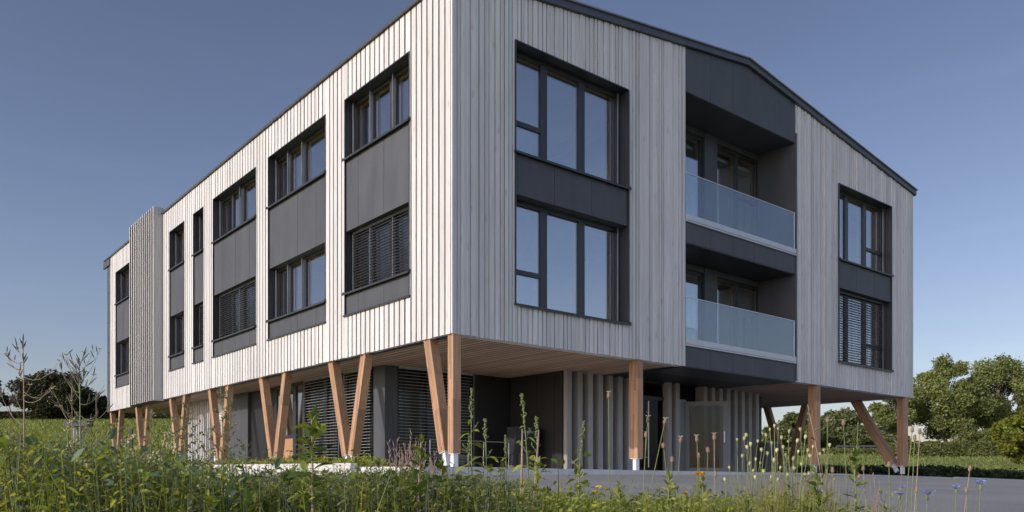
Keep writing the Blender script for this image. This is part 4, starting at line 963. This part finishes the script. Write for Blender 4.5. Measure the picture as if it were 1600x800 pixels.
# cream plumed weeds
def plume_weed(px, t, ptop, label, seed, drop=1):
    q = random.Random(seed); root = plant_root('plumed_weed', px, t, label, 'weed', 'cream plumed weeds at the left')
    top = rel(root, px, t, ptop); c = curve((0,0,0), top, (q.uniform(-.02,.02),0,0), 8); s = MB(); s.tube(c, [.005-.003*k/8 for k in range(9)], 6); lf = MB(); pm = MB(); g = q.uniform(0,6)
    for k in range(14):
        p, d = along(c, .15+.75*k/14); g += 2.4; leaf(lf, p, side(g, q.uniform(-.1,.7)), q.uniform(.05,.085), q.uniform(.018,.03), curl=q.uniform(.1,.6))
    for k in range(3):
        p, d = along(c, .97-.10*k); a = q.uniform(0,6.3); e = p + Vector((math.cos(a)*.035, math.sin(a)*.03, .035-.02*k)); cc = curve(p, e, (0,0,.022), 6)
        for j in range(34):
            b, dd = along(cc, q.random()); blob(pm, b + Vector((q.uniform(-1,1), q.uniform(-1,1), q.uniform(-1,1)))*.0085, q.uniform(.003,.0055))
    child(s, 'stem', M['stem_green'], root); child(lf, 'foliage', M['cover'], root); child(pm, 'plume', M['cream'], root)
PW = [(104,2.7,664,'cream plumed weed beside the grey trough'),(90,2.6,712,'cream plumed weed low in front of the trough'),(98,2.4,728,'lowest left cream plumed weed'),(146,2.5,762,'cream plumed weed drooping near the bottom left'),
      (172,2.4,780,'cream plumed weed touching the bottom edge at left'),(197,3.0,692,'cream plumed weed in front of the dark meadow post'),(254,3.1,688,'cream plumed weed below the stair fins'),(320,2.9,718,'single cream plume left of the planter wall end'),
      (240,2.6,728,'cream plumed weed between the farthest leg pairs, low'),(310,2.3,766,'cream plumed weed low in the middle left'),(205,2.7,712,'cream plumed weed left of the stair fins, low'),(62,2.9,722,'cream plumed weed at the far left among big leaves')]
PW += [(140,2.35,738,'cream plumed weed just right of the bottom left drooping one'),(275,2.5,708,'cream plumed weed before the second farthest pair of legs'),(352,2.5,752,'cream plumed weed at the bottom under the fourth leg pair'),(412,2.6,770,'cream plumed weed low below the first long ground floor window'),(18,2.4,748,'cream plumed weed nearest the left picture edge')]
for i, a in enumerate(PW): plume_weed(*a, 70+i)

# poppy seed heads
def poppy(px0, px, t, py, hook=0):
    root = plant_root('poppy_seed_head', px0, t, 'pale round poppy seed head on thin stem in the clump before the gable columns', 'poppy', 'poppy seed heads before the right gable columns')
    tip = rel(root, px, t, py); c = curve((0,0,0), tip, (U3(-.02,.02),0,U3(0,.01)), 8); s = MB(); s.tube(c, [.0016-.0006*k/8 for k in range(9)], 5, r=U3(0,1)); _, d = along(c, 1.0); d = (d + Vector((U3(-.3,.3),0,.3))).normalized()
    k = U3(.6,1.0)*t/2.6; h = MB(); h.lathe(tip, d, [(-.001,.0012),(.002*k,.0034*k),(.006*k,.0058*k),(.010*k,.0056*k),(.0128*k,.0040*k),(.0132*k,.0062*k),(.0148*k,.0058*k),(.0152*k,.001)], 8, U3(0,1))
    child(s, 'stem', M['stem_green'], root); child(h, 'capsule', M['capsule'], root)
PP = [(1152,689),(1163,688),(1167,683),(1168,702),(1173,697),(1181,720),(1184,692),(1190,706),(1197,683),(1203,673),(1206,695),(1210,668),(1213,707),(1216,672),(1221,687),(1224,701),(1225,726),(1228,713),(1232,692),(1239,720),(1245,692),(1251,674),(1258,686),(1262,707),(1266,716),(1233,677),(1241,735),(1219,733),(1209,722),(1199,712),(1188,726),(1177,738),(1194,740),(1205,748),(1253,728),(1270,700),(1282,712),(1288,706),(1296,698),(1258,745),(1160,716),(1171,727),(1140,733),(1303,752),(1133,752),(1247,708),(1215,752),(1180,748),(1230,744),(1264,742)]
for px, py in PP: poppy(px + U3(-14,14) + (6 if px < 1180 else 0), px, U3(2.3,2.9), py)

# dry brown flower heads on thin stems
def dry_head(px0, px, t, py, label, tuft=True, bend=0.0):
    root = plant_root('knapweed_head', px0, t, label, 'dry flower', 'dry brown flower heads on thin stems'); tip = rel(root, px, t, py); c = curve((0,0,0), tip, (bend,0,0), 10); s = MB(); s.tube(c, [.0017-.0006*k/10 for k in range(11)], 5); _, d = along(c, 1.0)
    k = t/2.6; h = MB(); h.lathe(tip - d*.002, d, [(0,.0014),(.003*k,.0045*k),(.009*k,.0056*k),(.015*k,.0046*k),(.020*k,.0024*k)], 8); b = MB()
    for j in range(22): blob(h, tip + d*U3(.001,.018)*k + Vector((U3(-1,1),U3(-1,1),0))*.0052*k, .0017*k)
    if tuft:
        for j in range(9): 
            g = j*.7; p = tip + d*.018*k; b.tube([p, p + (d*.5 + Vector((math.cos(g),math.sin(g),0))*.9)*.010*k], [.0008,.0003], 4)
    child(s, 'stem', M['stem_green'] if U3(0,1) < .7 else M['stem_dry'], root); H = child(h, 'flower_head', M['head'], root)
    if tuft: child(b, 'bristle', M['bristle'], H)
DH = [(957,951,2.5,622,'dry brown head on a thin stem in front of the middle entrance fins',1),(996,1012,2.6,660,'upper dry head beside the first gable column',1),(985,1009,2.5,683,'lower dry head just right of the first gable column',0),
      (968,1038,2.5,663,'dry head on a long stem leaning right past the glass entrance',1),(1050,1037,2.5,700,'small hooked dry head left of the entrance door',0),(1058,1063,2.5,692,'bristly dry head in front of the twin entrance fins',1),
      (1088,1089,2.5,690,'dry head standing before the left stile of the open door',1),(1096,1092,2.6,716,'short bent dry head under the one at the door stile',0),(1106,1106,2.6,707,'dark dry head in the middle of the open door pane',0),
      (1108,1116,2.5,687,'bristly dry head at the right stile of the open door',1),(1292,1293,2.4,660,'pinkish dry head right of the second gable column',0),(1330,1318,2.4,664,'reddish dry head left of the leaning right leg',0),
      (1412,1425,2.3,675,'left dry head of the trio at the gable corner column',0),(1408,1429,2.3,688,'lowest dry head of the trio at the gable corner column',0),(1404,1437,2.3,678,'right dry head of the trio at the gable corner column',0),
      (1395,1389,2.4,730,'dry head low in front of the right corner column foot',0),(1476,1515,2.4,736,'dry head on a slanting stem above the blue cornflowers',0),(1330,1301,2.3,738,'thick dry head on a brown stem under the balcony bay right end',0),
      (1365,1349,2.4,735,'dry head on a red brown stem before the field strip',0),(1346,1342,2.4,748,'small dry head left of the red brown stem',0),(1058,1050,2.5,722,'drooping dry head below the glass entrance',0),(1120,1118,2.5,745,'small dark bud below the open door',0),(1450,1432,2.3,770,'striped dry bud left of the middle cornflower',0),(1505,1510,2.3,770,'round dry bud right of the middle cornflower',0)]
for a in DH: dry_head(*a[:5], bool(a[5]), U3(-.012,.012))

# cornflowers
def cornflower(px0, px, t, py, label, k=1.0):
    root = plant_root('cornflower', px0, t, label, 'flower', 'blue cornflowers'); tip = rel(root, px, t, py); c = curve((0,0,0), tip - Vector((0,0,.012*k)), (U3(-.01,.01),0,0), 8); s = MB(); s.tube(c, [.0015-.0005*j/8 for j in range(9)], 5)
    h = MB(); h.lathe(c[-1], (0,0,1), [(-.004*k,.0012),(.001*k,.0034*k),(.006*k,.0037*k),(.011*k,.0024*k)], 8); f = MB(); b = c[-1] + Vector((0,0,.009*k))
    for j in range(16):
        g = j*.393 + U3(-.1,.1); d = side(g, U3(.5,1.7)); L = U3(.012,.019)*k
        leaf(f, b, d, L, .0065*k, curl=.12, nseg=3, shape=(.35,.7,1.15)); e = b + d*L*.8
        for w_ in (-.5,.5): leaf(f, e, side(g+w_, .7), L*.42, .004*k, nseg=2)
    for j in range(8): leaf(f, b, side(j*.8, 2.2), .009*k, .003*k, nseg=2)
    child(s, 'stem', M['stem_green'], root); child(h, 'calyx', M['spike'], root); child(f, 'petals', M['blue'], root)
CF = [(1405,1408,2.4,762,'upper of two cornflowers close together before the gable corner column',.8),(1412,1405,2.4,773,'lower of two cornflowers close together before the gable corner column',1.0),(1440,1449,2.35,772,'full blue cornflower in the middle of the asphalt at right',1.25),
      (1490,1494,2.5,764,'small deep blue cornflower behind the slanting stem',1.0),(1500,1532,2.4,756,'palest cornflower, farthest right over the asphalt',1.3),(543,546,2.7,757,'blue cornflower among the left weeds, the larger',1.1),(527,527,2.7,753,'small blue cornflower left of the larger one among the weeds',.7),(583,582,2.6,770,'blue cornflower low among the weeds, right of the pair',.9)]
for a in CF: cornflower(*a)

# yellow and orange blooms
def bloom(px, t, py, label, m, n=5, rad=.012, group='small yellow and orange blooms'):
    root = plant_root('marigold', px, t, label, 'flower', group); tip = rel(root, px, t, py); c = curve((0,0,0), tip, (U3(-.01,.01),0,0), 6); s = MB(); s.tube(c, .0014, 5); f = MB(); lf = MB()
    for j in range(n*2): leaf(f, tip, side(j*6.283/(n*2)*2+.3*(j>=n), .5 if j < n else 1.4), rad*U3(.8,1.1), rad*.75, curl=.1, shape=(.7,1,.9))
    for k in range(7): p, d = along(c, .3+.09*k); leaf(lf, p, side(k*2.4,.5), .035, .014)
    child(s, 'stem', M['stem_green'], root); child(lf, 'foliage', M['cover'], root); child(f, 'petals', M[m], root)
for a in [(1089,2.5,742,'left of two orange blooms before the open door','orange'),(1097,2.5,741,'right of two orange blooms before the open door','orange'),(935,2.5,763,'bright yellow bloom below the middle entrance fins','yellow'),(946,2.5,766,'yellow bloom just right of the brightest one','yellow'),(930,2.45,770,'lowest of the three yellow blooms','yellow'),(1071,2.5,772,'orange bloom low before the entrance','orange'),(454,3.6,706,'lone orange yellow bloom above the planter wall','yellow')]: bloom(*a)

# pinkish dry stalks left of the corner column
for i in range(46):
    px = pr.gauss(640, 36); t = U3(3.0,3.8); py = U3(676, 728) + abs(px-640)*.25
    root = plant_root('dry_stalk', px+U3(-10,10), t, 'thin pinkish brown dry stalk in the bristly patch left of the corner column', 'dry stalk', 'dry stalks left of the corner column'); tip = rel(root, px, t, py); c = curve((0,0,0), tip, (U3(-.02,.02),0,0), 6); s = MB(); s.tube(c, [.0020,.0019,.0018,.0016,.0014,.0012,.0008], 5); pd = MB()
    for j in range(16):
        p, d = along(c, U3(.45,1)); v = (d + Vector((U3(-.6,.6),U3(-.6,.6),.2))).normalized(); pd.tube([p, p+v*.010, p+v*U3(.018,.03)], [.0008,.0022,.0006], 4)
    child(s, 'stem', M['stem_pink'], root); child(pd, 'seed_pod', M['stem_pink'], root)
# reddish bare stems under the poppies and at the right
for i in range(26):
    px = U3(1165,1300) if i < 18 else U3(1310,1420); t = U3(2.3,2.8); py = U3(728,765)
    root = plant_root('seed_stem', px+U3(-14,14), t, 'thin reddish seed stem at the foot of the poppy seed heads' if i < 18 else 'thin reddish seed stem below the right corner columns', 'dry stalk', 'reddish seed stems under the poppies' if i < 18 else 'reddish seed stems at the right'); tip = rel(root, px, t, py); c = curve((0,0,0), tip, (U3(-.03,.03),0,0), 6); s = MB(); s.tube(c, [.0018,.0018,.0017,.0015,.0013,.0011,.0008], 5); pd = MB()
    for j in range(7): p, d = along(c, U3(.4,1)); pd.lathe(p, d+Vector((U3(-1,1),0,.5)), [(0,.0006),(.004,.0022),(.008,.0024),(.011,.0006)], 6)
    child(s, 'stem', M['stem_pink'], root); child(pd, 'seed_pod', M['head'], root)
# thin weed with an arching pale stem before the second gable column
root = plant_root('arching_weed', 1290, 2.3, 'thin weed arching left across the second gable column', 'weed'); c = curve((0,0,0), rel(root, 1262, 2.3, 632), (.03,0,-.01), 10); s = MB(); s.tube(c, [.0022-.0012*k/10 for k in range(11)], 5); lf = MB()
for k in range(16): p, d = along(c, .45+.55*k/16); leaf(lf, p, side(k*2.4,.9), .026, .008)
child(s, 'stem', M['stem_dry'], root); child(lf, 'foliage', M['weed_grey'], root)
root = plant_root('arching_weed', 1340, 2.4, 'thin weed with a dark leafy tip against the sky between the columns', 'weed'); c = curve((0,0,0), rel(root, 1341, 2.4, 658), (-.01,0,0), 10); s = MB(); s.tube(c, [.0020-.0011*k/10 for k in range(11)], 5); lf = MB()
for k in range(18): p, d = along(c, .35+.65*k/18); leaf(lf, p, side(k*2.4,1.2), .024, .008)
child(s, 'stem', M['stem_green'], root); child(lf, 'foliage', M['weed_dark'], root)

# long grass tufts
def tuft(px, t, ptop, label, n=22, seed=0):
    q = random.Random(seed); root = plant_root('grass_tuft', px, t, label, 'grass tuft', 'long grass tufts in the foreground'); H = rel(root, px, t, ptop).z; mb = MB()
    for k in range(n):
        a = q.uniform(0,6.28); h = H*q.uniform(.55,1); out = h*q.uniform(.1,.5); p = Vector((q.uniform(-.03,.03), q.uniform(-.03,.03), 0)); w_ = q.uniform(.003,.006); b = len(mb.v); sd = Vector((-math.sin(a), math.cos(a), 0)); r = q.random()
        for j in range(6):
            f = j/5; c = p + Vector((math.cos(a)*out*f*f, math.sin(a)*out*f*f, h*(f-.28*f**3*(out/h)*1.5))); ww = w_*(1-f**2.2)+.0003; mb.v += [tuple(c+sd*ww), tuple(c-sd*ww+Vector((0,0,.001)))]
        for j in range(5): mb.face((b+2*j, b+2*j+1, b+2*j+3, b+2*j+2), r)
    child(mb, 'blade', M['grass'], root)
TF = [(235,2.3,752),(255,2.35,742),(330,2.4,756),(372,2.4,748),(420,2.5,752),(205,2.2,762),(160,2.3,770),(290,2.2,770),(560,2.4,738),(770,2.6,745),(700,2.6,758),(880,2.5,762),(30,2.2,770),(520,2.3,772),(640,2.3,768),(985,2.4,770),(1160,2.5,768),(1240,2.4,762),(1200,2.4,756),(1320,2.4,778),(740,2.4,764),(110,2.2,752)]
desc = ['leftmost','second','third','fourth']
for i, (px, t, py) in enumerate(TF):
    near = {235:'below the stair fins',255:'below the third farthest leg pair',330:'under the fourth leg pair, bottom left',372:'below the dark wall panel',420:'below the first long window on the planter wall',205:'left of the stair fins at the bottom',160:'near the bottom left drooping plume',290:'at the bottom edge under the pale wall fins',560:'with one broad blade before the second leg pair',770:'below the bike hoops',700:'below the corner column',880:'below the first entrance fin',30:'in the bottom left corner',520:'at the bottom edge below the tall lobed weed',640:'at the bottom edge left of the corner column',985:'at the bottom edge below the first gable column',1160:'at the left end of the poppy seed heads',1240:'in the middle of the poppy seed heads',1200:'left of the middle in the poppy seed heads',1320:'at the right end of the poppy seed heads',740:'at the bottom edge right of the corner column',110:'below the trough at the bottom left'}[px]
    tuft(px, t, py, 'tuft of long green grass blades ' + near, 26 if px not in (560,) else 12, 300+i)

# ---- low leafy cover of the bank, one mass
def sprig(q, n, ll, ht, narrow=.45):
    mb = MB(); g = q.uniform(0,6); c = curve((0,0,0), (q.uniform(-.15,.15)*ht, q.uniform(-.15,.15)*ht, ht), (0,0,0), 5)
    for k in range(n):
        p, d = along(c, 1 - .58*(k/n)**1.15); g += 2.4; rise = q.uniform(-.6,.9) + (.7 if k < 4 else 0); L = ll*q.uniform(.45,1.45); p = p + side(g+q.uniform(-1,1), .1)*q.uniform(0,.06)*min(1, k/5); leaf(mb, p, side(g, rise), L, L*narrow, curl=q.uniform(0,.6), nseg=2, shape=(.9,.9), r=q.random())
    mb.tube(c, [.0028,.0026,.0022,.0018,.0014,.0008], 4, r=.3, cap=False)
    return mb
COVER = [(-60,690),(0,694),(60,694),(120,704),(180,716),(240,726),(300,734),(345,744),(400,750),(470,750),(560,750),(640,746),(700,754),(760,760),(830,766),(900,776),(960,786),(1020,778),(1070,776),(1110,786),(1160,776),(1240,772),(1300,782),(1350,800),(1420,815),(1650,830)]
def cover(name, k, seed, ll, ht, t0, t1, px0, px1, m, narrow=.45, nleaf=13, dy=0):
    q = random.Random(seed); protos = [sprig(q, nleaf, ll, .62, narrow) for _ in range(9)]
    pv = [np.array(p.v) for p in protos]; allv = []; faces = []; rn = []; off = 0
    for i in range(k):
        t = t0 + (t1-t0)*q.random()**1.25; px = q.uniform(px0, px1); X = (px-800)/FPX*t; u, v = uv(X, t)
        if u > -2.55 + .28*noise.noise(Vector((v*.9, 3, 0))) and t > 3.2: continue
        z0 = ground(X, t) - .03; jit = 40*noise.noise(Vector((px*.016, t*1.3, seed))) + q.gauss(0, 15); jit = jit if jit > 0 or q.random() < .18 else jit*.35; zt = (HZ - (lerp(COVER, px) + jit + dy + 6))/FPX*t; h = zt - z0
        h = min(h, .62+.1*q.random()) 
        if h < .04: continue
        j = q.randrange(9); a = q.uniform(0,6.28); ca, sa = math.cos(a), math.sin(a); V = pv[j]; s_ = (h/ht); hs_ = q.uniform(.75,1.25)
        # keep leaf size while the stem height follows the bank
        W_ = np.stack([X + (V[:,0]*ca - V[:,1]*sa)*hs_, t + (V[:,0]*sa + V[:,1]*ca)*hs_, z0 + h - .62*hs_ + V[:,2]*hs_], 1)
        allv.append(W_); br = q.gauss(0,.24)
        for f in protos[j].f: faces.append(tuple(off+x for x in f))
        rn += [min(1, max(0, x*.8+.1+br)) for x in protos[j].r]; off += len(V)
    me = bpy.data.meshes.new(name); me.from_pydata(np.concatenate(allv).tolist(), [], faces); me.materials.append(M[m])
    a_ = me.attributes.new('rnd','FLOAT','FACE'); a_.data.foreach_set('value', np.array(rn, np.float32)); me.update()
    o = bpy.data.objects.new(name, me); col.objects.link(o); return tag(o, kind='stuff')
cover('leafy_ground_cover', 2000, 3, .023, .30, 2.2, 7.0, -40, 1120, 'cover', .38, 32)
cover('leafy_ground_cover', 1500, 4, .019, .30, 2.2, 7.5, -40, 1060, 'weed', .5, 30, 6)
cover('leafy_ground_cover', 700, 5, .036, .30, 2.6, 12.5, -60, 640, 'weed_dark', .36, 20, 0)
cover('leafy_ground_cover', 500, 6, .020, .28, 2.2, 3.1, 1000, 1340, 'weed', .35, 22, 0)
cover('fine_ground_cover', 1900, 7, .011, .30, 2.2, 6.0, -40, 820, 'weed_grey', .45, 44, -12)
cover('broad_leaf_cover', 170, 8, .052, .30, 2.2, 4.2, -40, 760, 'weed_dark', .42, 12, 2)
cover('broad_leaf_cover', 160, 9, .050, .30, 2.2, 3.6, -40, 420, 'blue_leaf', .36, 10, 0)
def stems(name, k, px0, px1, t0, t1, y0, y1, w0, w1, m, lean=.12):
    t = nr.uniform(t0, t1, k); px = nr.uniform(px0, px1, k); X = (px-800)/FPX*t; Z = np.array([ground(a, b) for a, b in zip(X, t)])
    top = (HZ - nr.uniform(y0, y1, k))/FPX*t; h = np.maximum(.05, top - Z)
    tag(blades(name, np.stack([X,t,Z],1), h, nr.uniform(w0,w1,k), nr.normal(.5,.28,k), M[m], lean), kind='stuff')
M['straw'] = leaf_mat('straw_stem', (.20,.15,.06), (.42,.40,.14), .3, .7)
M['red_stem'] = leaf_mat('reddish_stem', (.14,.075,.05), (.30,.20,.10), .2, .8)
stems('poppy_stem_thicket', 420, 1160, 1312, 2.25, 2.9, 690, 790, .0007, .0013, 'straw', .10)
stems('reddish_stem_thicket', 160, 1170, 1320, 2.25, 2.9, 715, 795, .0007, .0013, 'red_stem', .12)
stems('thin_verge_stems', 150, 1310, 1560, 2.25, 2.9, 742, 812, .0006, .0012, 'straw', .16)
stems('thin_verge_stems', 120, 930, 1160, 2.25, 2.9, 728, 800, .0006, .0012, 'straw', .14)
stems('broad_grass', 620, -40, 680, 2.1, 3.3, 728, 800, .0022, .0050, 'grass', .34)
stems('broad_grass', 120, 680, 1000, 2.1, 3.3, 752, 806, .0018, .0036, 'grass', .3)
stems('dead_straw', 260, -20, 700, 2.3, 4.5, 700, 775, .0006, .0014, 'straw', .2)
k = 30000; t_ = nr.uniform(2.1, 8.0, k); px_ = nr.uniform(-40, 1340, k); X_ = (px_-800)/FPX*t_; ok = np.array([uv(x, y)[0] < -2.6 or y < 2.9 for x, y in zip(X_, t_)]); X_, t_, px_ = X_[ok], t_[ok], px_[ok]
Zg = np.array([ground(x, y) for x, y in zip(X_, t_)]); ht_ = np.array([max(.05, min(.6, (HZ - lerp(COVER, p))/FPX*y - z)) for p, y, z in zip(px_, t_, Zg)])*(nr.uniform(.5, 1.0, len(X_)) + .35*nr.uniform(0, 1, len(X_))**4)
tag(blades('bank_grass', np.stack([X_, t_, Zg-.02], 1), ht_, nr.uniform(.0009,.0026,len(X_)), nr.normal(.5,.25,len(X_)), M['grass'], .3), kind='stuff')
